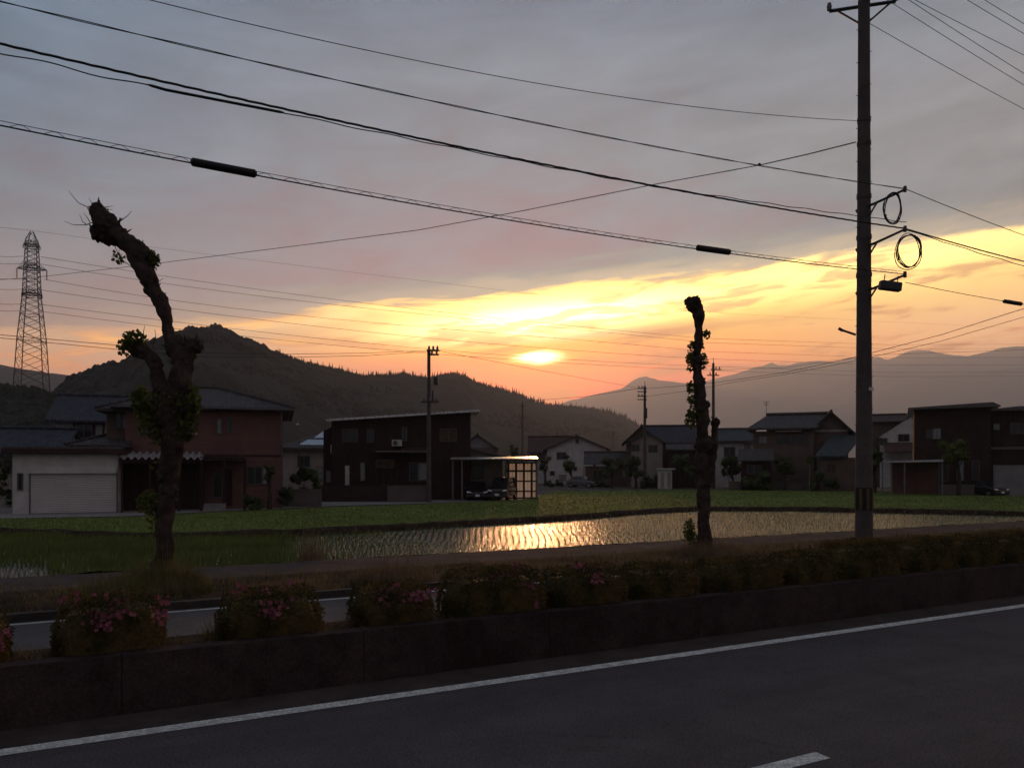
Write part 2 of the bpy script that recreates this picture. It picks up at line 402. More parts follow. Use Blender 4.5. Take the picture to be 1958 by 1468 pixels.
strip('side_road', 7.75, 11.60, 0, 0.004, asphalt2)
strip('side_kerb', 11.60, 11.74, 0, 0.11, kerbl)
bumpy('verge', 11.73, 13.9, 0.09, 0.07, soil, 0.5, 0.25, -40, 160)
bumpy('path', 13.85, 15.95, 0.05, 0.035, pathm, 0.5, 0.3, -40, 160)
# bank falling to the paddies
mb = MB(); ds = 0.4; ns = int(200/ds)
prof = [(15.93, 0.05), (16.05, 0.02), (16.3, -0.14), (16.7, -0.42), (17.05, -0.70)]
for i in range(ns+1):
    for j, (n, zz) in enumerate(prof):
        s = -40+ds*i; h = zz+(0.05*mnoise.noise(Vector((s*1.3, n*2, 1)))+0.04*mnoise.noise(Vector((s*4.1, n*3, 2))))
        mb.v.append(tuple(RD(s, n+0.08*mnoise.noise(Vector((s*0.7, j, 9))), h)))
for i in range(ns):
    for j in range(len(prof)-1):
        a = i*len(prof)+j; mb.f.append((a, a+len(prof), a+len(prof)+1, a+1))
struct('bank', mb, soil, smooth=True)
# painted lines
def lines(name, n0, n1, spans, z, m):
    mb = MB()
    for a, b in spans:
        L = max(1, int((b-a)/0.5)); prev = None
        for k in range(L+1):
            s = a+(b-a)*k/L
            w0 = 0.006*mnoise.noise(Vector((s*5, n0, 0))); w1 = 0.006*mnoise.noise(Vector((s*5, n1, 7)))
            cur = (RD(s, n0+w0, z), RD(s, n1+w1, z))
            if prev: mb.q([prev[0], cur[0], cur[1], prev[1]])
            prev = cur
    return struct(name, mb, m)
lines('edge_line', NL-0.085, NL+0.085, [(-60, 200)], 0.004, paint)
lines('lane_line', 3.636, 3.76, [(4.33-5+10*k, 4.33+10*k) for k in range(-5, 14)], 0.004, paint)
lines('side_line', 11.40, 11.48, [(-60, 160)], 0.009, paint)
# paddies
def poly_sheet(name, pts, z, m, cell=0.0):
    bm = bmesh.new(); vs = [bm.verts.new((p[0], p[1], z)) for p in pts]; f = bm.faces.new(vs)
    if f.normal.z < 0: bmesh.ops.reverse_faces(bm, faces=[f])
    f.normal_update()
    bmesh.ops.triangulate(bm, faces=[f]); bm.normal_update()
    for q in bm.faces:
        if q.normal.z < 0: q.normal_flip()
    me = bpy.data.meshes.new(name); bm.to_mesh(me); bm.free(); me.materials.append(m)
    o = bpy.data.objects.new(name, me); col.objects.link(o); return props(o, kind='structure')
def XY(px, py, zz=G):
    p = onz(px, py, zz); return (p.x, p.y)
bund = [(-60.0, 36.0), (-38, 32.5), XY(0, 1021), XY(140, 1027), XY(300, 1032), XY(600, 1022), XY(830, 1008), XY(1100, 992), XY(1230, 981), XY(1330, 976), XY(1500, 976), XY(1700, 980), XY(1958, 986), (45, 42.5), (62, 49.5)]
nearp = [tuple(RD(s, 16.6).xy) for s in (-40, -20, 0, 20, 40, 57)]
water = bpy.data.materials.new('paddy_water'); water.use_nodes = True
nt = water.node_tree; b = nt.nodes['Principled BSDF']; b.inputs['Base Color'].default_value = (0.030, 0.024, 0.014, 1)
b.inputs['Roughness'].default_value = 0.13; b.inputs['IOR'].default_value = 1.40; b.inputs['Specular IOR Level'].default_value = 0.8
tcn = nt.nodes.new('ShaderNodeTexCoord'); bn = nt.nodes.new('ShaderNodeBump'); bn.inputs['Strength'].default_value = 0.6; bn.inputs['Distance'].default_value = 0.055
wn = nz(nt, tcn.outputs['Object'], 11.0, 4, 0.65)*0.8+nz(nt, tcn.outputs['Object'], 1.1, 2, 0.5)*1.2
nt.links.new(wn.v, bn.inputs['Height']); nt.links.new(bn.outputs[0], b.inputs['Normal'])
poly_sheet('water', nearp+[(62, 49.5)]+bund[::-1][1:]+[(-60, 20)], G, water)
far_edge = [(-70, 44), (-40, 41), XY(0, 995), XY(250, 992), XY(420, 982), XY(620, 973), XY(820, 966), XY(1000, 958), XY(1062, 941), XY(1250, 938), XY(1600, 939), XY(1958, 941), (80, 76)]
poly_sheet('paddy_green', bund+[(85, 55)]+far_edge[::-1], G+0.10, ricef)
def bundmesh(name, pts, w, h, z0, m, s=0):
    mb = MB(); path = []
    for a, b_ in zip(pts[:-1], pts[1:]):
        a = Vector((*a, 0)); b_ = Vector((*b_, 0)); n = max(1, int((b_-a).length/0.5))
        path += [a.lerp(b_, k/n) for k in range(n)]
    path.append(Vector((*pts[-1], 0)))
    sec = [(-w, 0), (-w*0.55, h*0.8), (-w*0.2, h), (w*0.25, h), (w*0.6, h*0.75), (w, 0)]
    for i, p in enumerate(path):
        d = (path[min(i+2, len(path)-1)]-path[max(i-2, 0)]).normalized(); nn = Vector((-d.y, d.x, 0))
        for j, (u, v) in enumerate(sec):
            k = 1+0.25*mnoise.noise(p*0.8+Vector((j, 0, s)))+0.15*mnoise.noise(p*3+Vector((j, 0, s)))
            mb.v.append(tuple(p+nn*u*k+Vector((0, 0, z0+v*k))))
    c = len(sec)
    for i in range(len(path)-1):
        for j in range(c-1): mb.f.append((i*c+j, (i+1)*c+j, (i+1)*c+j+1, i*c+j+1))
    return props(mb.build(name, m, smooth=True), kind='structure'), path
bundo, bpath = bundmesh('earth_bank', bund, 0.55, 0.26, G-0.02, soil)
# house yards: drives, aprons
poly_sheet('yard', far_edge+[(110, 170), (-95, 120)], G-0.02, mat('yard_gravel', (0.085, 0.072, 0.066), 0.95, 0.3, 0.5, 0.1))
poly_sheet('driveway', [XY(-120, 992), XY(0, 991), XY(230, 987), XY(420, 977), XY(640, 967), XY(640, 950), XY(500, 948), XY(380, 955), XY(0, 968)], G+0.006, concrete)
poly_sheet('carport_slab', [XY(600, 968), XY(820, 962), XY(1030, 955), XY(1035, 946), XY(800, 946), XY(600, 950)], G+0.012, concrete)
# ------------------------------------------------------------------ rice, grass (nobody could count them)
def inpoly(x, y, poly):
    c = False; j = len(poly)-1
    for i in range(len(poly)):
        xi, yi = poly[i]; xj, yj = poly[j]
        if (yi > y) != (yj > y) and x < (xj-xi)*(y-yi)/(yj-yi)+xi: c = not c
        j = i
    return c
nearpoly = nearp+[(62, 49.5)]+bund[::-1][1:]+[(-60, 20)]
def blades(mb, p, n, h, w, spread, rng, lean=0.35):
    for _ in range(n):
        a = rng.uniform(0, 6.283); r = rng.uniform(0, spread); hh = h*rng.uniform(0.6, 1.1)
        b0 = Vector((p[0]+math.cos(a)*r*0.4, p[1]+math.sin(a)*r*0.4, p[2]))
        tp = b0+Vector((math.cos(a)*hh*lean*rng.random(), math.sin(a)*hh*lean*rng.random(), hh))
        q = rng.uniform(0, 3.14); o_ = Vector((math.cos(q)*w*0.5, math.sin(q)*w*0.5, 0))
        mb.v += [tuple(b0-o_-mb.o), tuple(b0+o_-mb.o), tuple(tp-mb.o)]; k = len(mb.v); mb.f.append((k-3, k-2, k-1))
rg = random.Random(3); mb = MB()
yy = 14.0
while yy < 50:
    xx = -24.0 - 0.0
    while xx < 34:
        x_ = xx+0.45*mnoise.noise(Vector((xx*0.12, yy*0.16, 6)))+rg.uniform(-0.03, 0.03); y_ = yy+rg.uniform(-0.03, 0.03)
        u = x_/y_
        if abs(u) < 0.74 and RD(0, 0) is not None and Vector((x_, y_, 0)).dot(NV) > 16.95 and inpoly(x_, y_, nearpoly):
            px = CX+F*u; py = HY+(CZ-G)*F/y_; px += 60*mnoise.noise(Vector((x_*0.5, y_*0.5, 8)))+rg.uniform(-30, 30)
            dens = 0.72 if px > 880 else (1.1+1.3*(880-px)/340 if px > 540 else 5.5)
            if px < 95 and py > 1084: dens = 0.8
            dens *= 0.85+0.5*mnoise.noise(Vector((x_*0.25, y_*0.25, 3)))
            h = min(0.27, 0.165+0.06*(dens-0.8)/1.6)*(1+0.3*mnoise.noise(Vector((x_*0.5, y_*0.5, 13))))
            if px > 880: h *= 0.80
            elif px > 600: h *= 0.85
            nb = max(2, int(3*dens+rg.random()))
            if px > 880 and rg.random() < 0.12: xx += 0.235; continue
            blades(mb, (x_, y_, G-0.01), nb, h, 0.013+0.0003*y_, 0.05, rg, 0.45)
        xx += 0.235
    yy += 0.20 if yy < 30 else 0.27
props(mb.build('rice_seedlings', ricem), 'rows of young rice seedlings standing in the flooded paddy', 'rice', kind='stuff')
mb = MB(); farpoly = bund+[(85, 55)]+far_edge[::-1]
for _ in range(60000):
    y_ = 27+60*(rg.random()**1.5); x_ = rg.uniform(-0.74, 0.74)*y_
    if inpoly(x_, y_, farpoly):
        px = CX+F*x_/y_; py = HY+2.5*F/y_
        blades(mb, (x_, y_, G+0.09), 3, 0.10, 0.012+0.0003*y_, 0.2, rg, 0.4)
props(mb.build('paddy_rice', mat('far_rice', (0.115, 0.150, 0.040), 0.85, 0.16, 0.12, 0.05, trans=0.1)), 'dense green rice of the farther paddies beyond the low earth bank', 'rice', kind='stuff')
mb = MB()
for p in bpath:
    if abs(p.x/max(p.y, 1)) > 0.8: continue
    for _ in range(5):
        q = p+Vector((rg.uniform(-0.6, 0.6), rg.uniform(-0.5, 0.5), 0)); blades(mb, (q.x, q.y, G+0.12), 3, rg.uniform(0.08, 0.2), 0.025, 0.1, rg, 0.6)
props(mb.build('bank_grass', grassm), 'short grass along the low earth bank between the paddies', 'grass', kind='stuff')
# weeds on the planting strip and the verge
mb = MB(); rg = random.Random(5)
for _ in range(9000):
    s = rg.uniform(-12, 42)
    n = rg.choice((rg.uniform(7.05, 7.64), rg.uniform(11.8, 13.9), rg.uniform(11.8, 13.9)))
    k = 0.5+0.5*mnoise.noise(Vector((s*0.6, n*0.8, 4)))
    if rg.random() > 0.35+k: continue
    zz = 0.42 if n < 9 else 0.08
    p = RD(s, n, zz); blades(mb, p, 3, rg.uniform(0.05, 0.15)*(1.5 if n > 9 else 1), 0.011, 0.06, rg, 0.8)
for _ in range(2500):                                   # grass sprouting along the foot and lip of the bank
    s = rg.uniform(-10, 42); n = rg.uniform(15.9, 16.5); p = RD(s, n, 0.02 if n < 16.1 else -0.1)
    blades(mb, p, 3, rg.uniform(0.04, 0.12), 0.014, 0.06, rg, 0.8)
props(mb.build('roadside_weeds', grassm), 'low weeds scattered over the planted strip and the verge', 'weeds', kind='stuff')
def on_row(px, n, z=0.0):
    s = row_s(px, n); return RD(s, n, z)
def grass_clump(px, n, z, w, h, cnt, m, label, kind='tall_grass', bw=0.013, stalks=False):
    c = on_row(px, n, z); t = MB(); t.o = c; rg = random.Random(int(px*7+n))
    for _ in range(cnt):
        a = rg.uniform(0, 6.283); r = w*math.sqrt(rg.random())
        q = c+Vector((math.cos(a)*r, math.sin(a)*r*0.6, -0.02)); hh = h*(1-0.6*(r/w)**2)*rg.uniform(0.5, 1.15)
        blades(t, q, 1, hh, bw, 0.02, rg, 0.55)
    if stalks:
        for _ in range(7):
            a = rg.uniform(0, 6.283); r = w*0.7*rg.random(); q = c+Vector((math.cos(a)*r, math.sin(a)*r*0.6, 0))
            tip = q+Vector((rg.uniform(-0.12, 0.12), rg.uniform(-0.1, 0.1), h*rg.uniform(1.1, 1.6)))
            t.tube([q, (q+tip)/2+Vector((0.02, 0, 0)), tip], [0.004, 0.003, 0.002], 4)
            for k in range(4): t.leaf(tip+Vector((rg.uniform(-0.02, 0.02), 0, -k*0.03)), 0.028, 0.3, rg)
    o = t.build(kind, m, loc=c); return props(o, label, 'grass', 'clumps of tall grass beside the path')
grass_clump(312, 12.9, 0.08, 0.72, 0.62, 5000, grassm, 'brown green clump of tall grass around the foot of the left pollarded tree', stalks=True)
grass_clump(215, 12.2, 0.08, 0.65, 0.50, 2600, grassm, 'loose clump of tall grass left of the left pollarded tree', stalks=True)
grass_clump(1362, 12.7, 0.08, 1.0, 0.45, 3600, drygrass, 'low brownish grass around the foot of the right pollarded tree')
grass_clump(750, 12.2, 0.08, 0.7, 0.50, 1600, drygrass, 'thin pale grass behind the third azalea block from the left', stalks=True)
grass_clump(1000, 12.6, 0.08, 1.0, 0.24, 1500, drygrass, 'dry grass behind the long azalea block below the bright water')
grass_clump(425, 7.35, 0.42, 0.16, 0.40, 220, grassm, 'upright green grass at the left end of the second azalea block')
grass_clump(595, 16.4, -0.1, 0.30, 1.05, 380, drygrass, 'tall brown reeds standing at the edge of the near paddy', stalks=True, bw=0.008)
grass_clump(1630, 12.6, 0.08, 1.0, 0.28, 1700, drygrass, 'dry grass around the foot of the utility pole')
grass_clump(1480, 12.4, 0.08, 1.2, 0.24, 1800, drygrass, 'wide low dry grass between the right tree and the utility pole')
grass_clump(560, 12.3, 0.08, 0.8, 0.22, 1200, drygrass, 'low dry grass behind the gap between the second and third azalea blocks')
# ------------------------------------------------------------------ hills
def lerp_poly(pl, x):
    if x <= pl[0][0]: return pl[0][1]
    for (a, b), (c, d) in zip(pl[:-1], pl[1:]):
        if x <= c: return b+(d-b)*(x-a)/(c-a)
    return pl[-1][1]
def hill(name, ridge, yf, foot, m, step=6, rows=22, lump=0.03, seed=0, back=0.5, fr=0.02):
    """ridge: (px, py) skyline; yf(px): distance of the skyline; foot: fraction of that distance where the slope starts"""
    x0, x1 = ridge[0][0], ridge[-1][0]; mb = MB(); n = int((x1-x0)/step)+1
    tops = []
    for i in range(n):
        px = x0+step*i; Y = yf(px); h = PZ(lerp_poly(ridge, px), Y)-(-0.8); tops.append((px, Y, h))
        for j in range(rows+1):
            t = j/rows
            if t <= 0.72:
                u = t/0.72; yy = Y*(foot+(1-foot)*u); hh = h*(u**1.25*0.55+0.45*(3*u*u-2*u**3))
            else:
                u = (t-0.72)/0.28; yy = Y*(1+back*u); hh = h*(1-u)**1.2
            X = PX(px, yy); sc1 = Y*fr
            nzv = mnoise.fractal(Vector((X/sc1/6, yy/sc1/6, seed)), 0.9, 2.1, 5)
            d = 0 if j in (0, rows) else nzv*h*lump*(1.0 if t != 0.72 else 0.0)*min(1, abs(t-0.72)*8)
            mb.v.append((X, yy, -0.8+max(0, hh+d)))
    for i in range(n-1):
        for j in range(rows):
            a = i*(rows+1)+j; mb.f.append((a, a+rows+1, a+rows+2, a+1))
    return props(mb.build(name, m, smooth=True, sharp=180), kind='structure')
mount = [(900, 860), (1000, 800), (1050, 778), (1080, 768), (1120, 757), (1160, 748), (1190, 742), (1203, 731), (1215, 724), (1235, 719), (1260, 727), (1300, 731), (1330, 733), (1350, 728), (1370, 722), (1400, 715), (1440, 703), (1475, 693), (1487, 697), (1500, 698), (1530, 692), (1560, 688), (1575, 689), (1600, 690), (1625, 684), (1650, 682), (1680, 682), (1697, 687), (1710, 682), (1730, 672), (1755, 667), (1780, 670), (1810, 676), (1850, 680), (1880, 674), (1920, 664), (1958, 661), (2030, 655), (2150, 668), (2350, 640), (2700, 690)]
def jag(r, a, s): 
    out = []
    for (p0, q0), (p1, q1) in zip(r[:-1], r[1:]):
        n = max(1, int((p1-p0)/8))
        for k in range(n):
            t = k/n; px = p0+(p1-p0)*t; out.append((px, q0+(q1-q0)*t+a*mnoise.noise(Vector((px*0.06, s, 0)))+0.5*a*mnoise.noise(Vector((px*0.2, s, 2)))))
    return out+[r[-1]]
hill('mountain_range', jag(mount, 2.0, 1), lambda p: 11000.0, 0.62, hillm, 6, 24, 0.06, 2)
m2 = [(1150, 870), (1300, 852), (1450, 822), (1560, 790), (1680, 748), (1760, 722), (1850, 712), (1958, 700), (2100, 690), (2300, 720), (2600, 700)]
hill('mountain_spur', jag(m2, 3.0, 5), lambda p: 9000.0, 0.6, hillm, 8, 20, 0.05, 4)
lefthill = [(-700, 690), (-400, 670), (-200, 680), (-60, 688), (0, 694), (30, 700), (60, 706), (100, 712), (140, 717), (180, 722), (300, 760)]
hill('far_hill', jag(lefthill, 1.5, 9), lambda p: 2200.0, 0.6, hillm, 8, 20, 0.05, 6)
mainr = [(40, 800), (80, 770), (110, 745), (130, 727), (150, 717), (175, 708), (200, 700), (225, 697), (240, 690), (265, 672), (290, 658), (315, 645), (335, 638), (355, 635), (380, 631), (410, 629), (432, 632), (450, 642), (470, 650), (490, 657), (515, 673), (545, 682), (580, 695), (620, 704), (650, 710), (680, 719), (700, 722), (735, 720), (770, 717), (800, 724), (820, 725), (845, 720), (870, 717), (890, 722), (910, 734), (950, 745), (990, 756), (1020, 768), (1045, 775), (1070, 779), (1100, 781), (1130, 784), (1160, 789), (1185, 797), (1205, 806), (1230, 822), (1280, 850), (1340, 880), (1380, 892)]
def main_y(p): return 560+max(0, min(1, (p-250)/950))**1.6*1500
hill('wooded_hill', mainr, main_y, 0.35, hillm, 5, 34, 0.05, 8)
lf = [(-600, 715), (-300, 722), (-100, 730), (0, 736), (40, 740), (70, 744), (100, 754), (125, 772), (145, 800), (165, 840), (180, 885)]
hill('near_slope', lf, lambda p: 270.0, 0.45, hillm, 5, 20, 0.03, 3)
# forest crowns on the skyline of the wooded hill: conifers right, broadleaf left
mb = MB(); rg = random.Random(11)
def crown(mb, p, h, w, conif):
    k = 5; b0 = len(mb.v)
    if conif:
        for z_, r_ in ((0.0, 1.0), (0.35, 0.72), (0.38, 0.85), (0.72, 0.38), (1.0, 0.02)):
            for j in range(k):
                a = 6.283*j/k+z_*2; mb.v.append((p[0]+math.cos(a)*w*r_, p[1]+math.sin(a)*w*r_, p[2]+h*z_))
        rr = 5
    else:
        for z_, r_ in ((0.0, 0.5), (0.3, 1.0), (0.65, 0.95), (0.9, 0.5), (1.0, 0.05)):
            for j in range(k):
                a = 6.283*j/k+z_; q = w*r_*rg.uniform(0.75, 1.25); mb.v.append((p[0]+math.cos(a)*q, p[1]+math.sin(a)*q, p[2]+h*z_*rg.uniform(0.92, 1.05)))
        rr = 5
    for i in range(rr-1):
        for j in range(k):
            a = b0+i*k+j; b_ = b0+i*k+(j+1) % k; mb.f.append((a, b_, b_+k, a+k))
px = 85.0
while px < 1300:
    Y = main_y(px); con = 530 < px
    for r in range(3):
        X = px+rg.uniform(-1.5, 1.5); yy = Y*(1-0.012*r)+rg.uniform(-2, 2)
        tall = (rg.random() < 0.22)
        h = (rg.uniform(2.3, 3.9)+(2.6 if tall and r == 0 else 0)) if con else rg.uniform(2.6, 5.4)*(1.25 if mnoise.noise(Vector((px*0.04, 0, 0))) > 0.1 else 0.8)
        w = (0.85 if con else 2.5)*rg.uniform(0.8, 1.2)
        zz = PZ(lerp_poly(mainr, X), Y)-((1.2 if con else 2.6)+1.6*r)*Y/650
        crown(mb, (PX(X, yy), yy, zz), (h+1.2)*(Y/650), w*(Y/650), con)
    px += (1.35 if con else 2.6)*rg.uniform(0.7, 1.3)
for _ in range(4200):                                     # and over the slope that faces the village
    px = rg.uniform(80, 1250); Y = main_y(px); u = rg.uniform(0.42, 0.98)
    top = PZ(lerp_poly(mainr, px), Y)+0.8; hh = -0.8+top*(u**1.25*0.55+0.45*(3*u*u-2*u**3)); yy = Y*(0.35+0.65*u)
    if hh < 3: continue
    crown(mb, (PX(px, yy), yy, hh-2.6-0.01*top), rg.uniform(3.2, 5.5), rg.uniform(1.5, 2.6), rg.random() < 0.5)
props(mb.build('forest', mat('forest_crowns', (0.028, 0.032, 0.027), 0.95, 0.45, 0.02, 0.0)), 'dark forest covering the wooded hill with conifers pricking its skyline', 'forest', kind='stuff')
mb = MB()
for _ in range(1300):
    px = rg.uniform(-40, 190); t = rg.random(); yy = 270*(0.55+0.46*t); u = min(1, (yy/270-0.45)/0.55)
    top = PZ(lerp_poly(lf, px), 270)+0.8; hh = -0.8+top*(u**1.25*0.55+0.45*(3*u*u-2*u**3))
    crown(mb, (PX(px, yy), yy, hh-2.8), rg.uniform(2.5, 4.2), rg.uniform(1.2, 2.2), rg.random() < 0.3)
props(mb.build('woodland', MATS['forest_crowns']), 'dark woodland on the low slope in front of the lattice tower', 'forest', kind='stuff')
# ------------------------------------------------------------------ haze
HAZE_D = 1.35e-4
mb = MB(); mb.box((-13000, -10600, -1.9), (13000, 17800, 2080))
me = bpy.data.meshes.new('haze'); me.from_pydata(mb.v, [], mb.f)
hz = bpy.data.objects.new('haze', me); col.objects.link(hz); props(hz, 'thin evening haze filling the valley', 'haze', kind='stuff')
hm = bpy.data.materials.new('haze'); hm.use_nodes = True; nt = hm.node_tree; nt.nodes.clear()
ov = nt.nodes.new('ShaderNodeOutputMaterial'); pv = nt.nodes.new('ShaderNodeVolumePrincipled')
pv.inputs['Color'].default_value = (0.82, 0.89, 1.0, 1); pv.inputs['Density'].default_value = HAZE_D; pv.inputs['Anisotropy'].default_value = 0.5
nt.links.new(pv.outputs[0], ov.inputs['Volume']); me.materials.append(hm); hz.display_type = 'WIRE'
# ================================================================== UTILITY POLE
NP = 13.2; SP = row_s(1652, NP); pb = RD(SP, NP, 0.08)
pole = thing('utility_pole', 'tall concrete utility pole beside the road with cable brackets on its right', 'utility pole', pb)
PT = 15.6
def pw(px, py, n=NP):                       # a point seen at px,py in the vertical plane n metres from the road axis
    t = row_depth(px, n); return P(px, py, t)
mb = MB(); mb.o = pb
mb.tube([pb+Vector((0, 0, z_)) for z_ in (-0.3, 0, 3, 6, 9, 12, PT)], [0.222, 0.216, 0.195, 0.177, 0.160, 0.146, 0.132], 28)
for z_ in (8.93, 7.89, 6.92, 10.9, 10.3, 13.9):
    mb.tube([pb+Vector((0, 0, z_-0.12)), pb+Vector((0, 0, z_-0.02))], 0.235-0.0065*z_, 28)
mb.build('shaft', polecon, pole, smooth=True)
sl_ = MB(); ys = MB(); sl_.o = ys.o = pb
z0, z1 = PZ(975, pb.y)-0.08, PZ(932, pb.y)-0.08
sl_.tube([pb+Vector((0, 0, z0)), pb+Vector((0, 0, z1))], 0.222, 28)
sv = sl_.build('guard_sleeve', rubber, pole, smooth=True)
for k in range(8):
    a = 2*math.pi*k/8; mb = ys
    pts = []
    for zz in (z0+0.02, z1-0.02):
        for da in (-0.19, 0.19):
            pts.append(pb+Vector((math.cos(a+da)*0.228, math.sin(a+da)*0.228, zz)))
    mb.q([pts[0], pts[1], pts[3], pts[2]])
ys.build('stripe', yellow, sv)
AR = -NV
def bracket(z_, L, rise, name='cable_bracket'):
    mb = MB(); mb.o = pb; a = pb+Vector((0, 0, z_)); e = a+AR*L+Vector((0, 0, rise))
    mb.tube([a-AR*0.18, a+AR*0.3+Vector((0, 0, 0.02)), e], [0.035, 0.035, 0.03], 8)
    mb.tube([a+Vector((0, 0, -0.28))+AR*0.12, a+AR*0.36+Vector((0, 0, 0.0))], 0.022, 8)
    mb.tube([a-AR*0.22-Vector((0, 0, 0.02)), a-AR*0.12], 0.05, 8)
    mb.tube([e-Vector((0, 0, 0.06)), e+Vector((0, 0, 0.08))], 0.04, 8)
    mb.build(name, steel, pole, smooth=True); return e
def crossarm(z_, L1, L2, dirv, tilt=0.0, ins=True):
    mb = MB(); mb.o = pb; c = pb+Vector((0, 0, z_)); a = c+dirv*L1+Vector((0, 0, tilt*L1)); b_ = c-dirv*L2-Vector((0, 0, tilt*L2))
    w = dirv.cross(Vector((0, 0, 1)))*0.16
    mb.tube([a+w, b_+w], 0.05, 4)
    mb.tube([c+dirv*0.65+w+Vector((0, 0, tilt*0.65)), c+Vector((0, 0, -0.55))+w*0.6], 0.025, 6)
    mb.tube([c-dirv*0.65+w-Vector((0, 0, tilt*0.65)), c+Vector((0, 0, -0.55))+w*0.6], 0.025, 6)
    o = mb.build('crossarm', steel, pole)
    for q in ((a, b_) if ins else ()):
        m2_ = MB(); m2_.o = pb
        for k, r in enumerate((0.06, 0.045, 0.065, 0.04, 0.05)): m2_.tube([q+w+Vector((0, 0, 0.03+k*0.035)), q+w+Vector((0, 0, 0.065+k*0.035))], r, 10)
        m2_.build('insulator', galv, o)
    return a, b_
cd = Vector((-0.93, 0.37, 0)).normalized()
ca = crossarm(13.85, 0.82, 0.75, cd, 0.06); cb = crossarm(14.75, 0.9, 0.9, cd, 0.0)
for k in range(26):
    mb = MB(); mb.o = pb
    z_ = 3.0+0.42*k; d = DV*(1 if k % 2 else -1); r = 0.235-0.0065*z_
    mb.tube([pb+d*r*0.9+Vector((0, 0, z_)), pb+d*(r+0.13)+Vector((0, 0, z_))], 0.008, 5)
    mb.build('climbing_step', steel, pole)
a_ = pw(1636, 640); b_ = a_+Vector((-0.36, 0.05, 0.14))
mb = MB(); mb.o = pb; mb.tube([a_, b_], 0.03, 8); mb.tube([b_+Vector((-0.05, 0, 0.03)), b_+Vector((0.06, 0, -0.03))], 0.04, 8); mb.build('stub_arm', steel, pole)
mb = MB(); mb.o = pb; q = pb+Vector((0.03, -0.222, PZ(745, pb.y)-0.08)); mb.box((q.x, q.y-0.01, q.z-0.04), (q.x+0.11, q.y+0.03, q.z+0.04)); mb.build('name_plate', white, pole)
# ---- cables running along the road
def pix_s(px, py, n):
    t = row_depth(px, n); p = P(px, py, t); return p.dot(DV), p.z
def quad(n, pts):
    (s0, a), (s1, b_), (s2, c) = [pix_s(px, py, n) for px, py in pts]
    def f(s): return a*(s-s1)*(s-s2)/((s0-s1)*(s0-s2))+b_*(s-s0)*(s-s2)/((s1-s0)*(s1-s2))+c*(s-s0)*(s-s1)/((s2-s0)*(s2-s1))
    return f
SL = SP-34.5; NB = 12.05
fc2 = quad(NB, [(0, 3), (700, 166), (1730, 361)]); fc3 = quad(NB, [(0, 84), (700, 243), (1730, 437)]); fc5 = quad(NB, [(0, 240), (700, 374), (1730, 524)])
def brk(z_e, rise): return bracket(z_e-pb.z-rise-0.02, NP-NB, rise)
e1 = brk(fc2(SP), 0.10); e2 = brk(fc3(SP), 0.14); e3 = brk(fc5(SP), 0.16)
def lin(n, p1, z0_, k=0.0035):
    s1, z1_ = pix_s(*p1, n); return lambda s: z0_+(z1_-z0_)*(s-SP)/(s1-SP)+k*(s-SP)*(s-s1)
def lin2(n, p0, p1, k=0.0035):
    (s0, a), (s1, b_) = pix_s(*p0, n), pix_s(*p1, n)
    return lambda s: a+(b_-a)*(s-s0)/(s1-s0)+k*(s-s0)*(s-s1)
CABG = 'cables running along the road between the utility poles'
def cable(n, f, s0, s1, r, label, wave=None, twist=0.0, step=0.5, merge=None):
    c = RD(s0, n, f(s0)); mb = MB(); mb.o = c; L = int(abs(s1-s0)/step)+1
    def pt(s, k=0):
        p = RD(s, n, f(s))
        if twist: a = s*2.2+k*math.pi; p = p+NV*math.cos(a)*twist+Vector((0, 0, math.sin(a)*twist))
        if wave: p = p+Vector((0, 0, wave(s)))
        return p
    for k in range(2 if twist else 1):
        mb.tube([pt(s0+(s1-s0)*i/L, k) for i in range(L+1)], r, 6)
    o = mb.build('overhead_cable', rubber, None, smooth=True, loc=c); return props(o, label, 'cable', CABG)
fc1 = quad(13.0, [(285, 0), (1000, 155), (1635, 231)]); cable(13.0, fc1, SL, SP, 0.007, 'thinnest topmost cable coming from the upper left to the utility pole')
fc2 = quad(NB, [(0, 3), (700, 166), (1730, 361)]); cable(NB, fc2, SL, SP+0.02, 0.0065, 'twisted pair cable, second from the top, left of the utility pole', twist=0.009, step=0.2)
fc3 = quad(NB, [(0, 84), (700, 243), (1730, 437)])
cable(NB, fc3, SL, SP+0.02, 0.0175, 'thickest straight black cable left of the utility pole', wave=lambda s: 0.004*math.sin(s*21), step=0.1)
sA, sB = row_s(290, NB), row_s(535, NB)
def off4(s):
    px = CX+F*(RD(s, NB).x/RD(s, NB).y) if RD(s, NB).y > 1 else -3000
    if px < 290: return -0.125+0.02*math.sin(s*5.2)
    if px < 535: return -0.125+0.055*(px-290)/245
    if px < 1250: return -0.07+0.05*(px-535)/715+0.010*math.sin(s*5.2)
    return -0.02+0.14*(px-1250)/390+0.010*math.sin(s*5.2)
cable(NB-0.02, fc3, SL, SP+0.02, 0.0085, 'wavy slack cable hanging just under the thickest cable', wave=off4, step=0.12)
def sleeve(n, f, s0, s1, r, label, off=0.0, nose=0.06, name='cable_sleeve', r1=None, m=rubber):
    c = RD((s0+s1)/2, n, f((s0+s1)/2)+off); mb = MB(); mb.o = c; r1 = r1 or r; pts = []; rr = []
    for k in range(11):
        s = s0+(s1-s0)*k/10; pts.append(RD(s, n, f(s)+off)); rr.append(r+(r1-r)*k/10)
    mb.tube([pts[0]-(pts[1]-pts[0]).normalized()*nose]+pts+[pts[-1]+(pts[-1]-pts[-2]).normalized()*nose], [rr[0]*0.4]+rr+[rr[-1]*0.55], 14)
    o = mb.build(name, m, None, smooth=True, loc=c); return o
props(sleeve(NB-0.02, lambda s: fc3(s)+off4(s), sA, sB, 0.021, ''), 'long black protective sleeve around the wavy cable at upper left', 'cable sleeve')
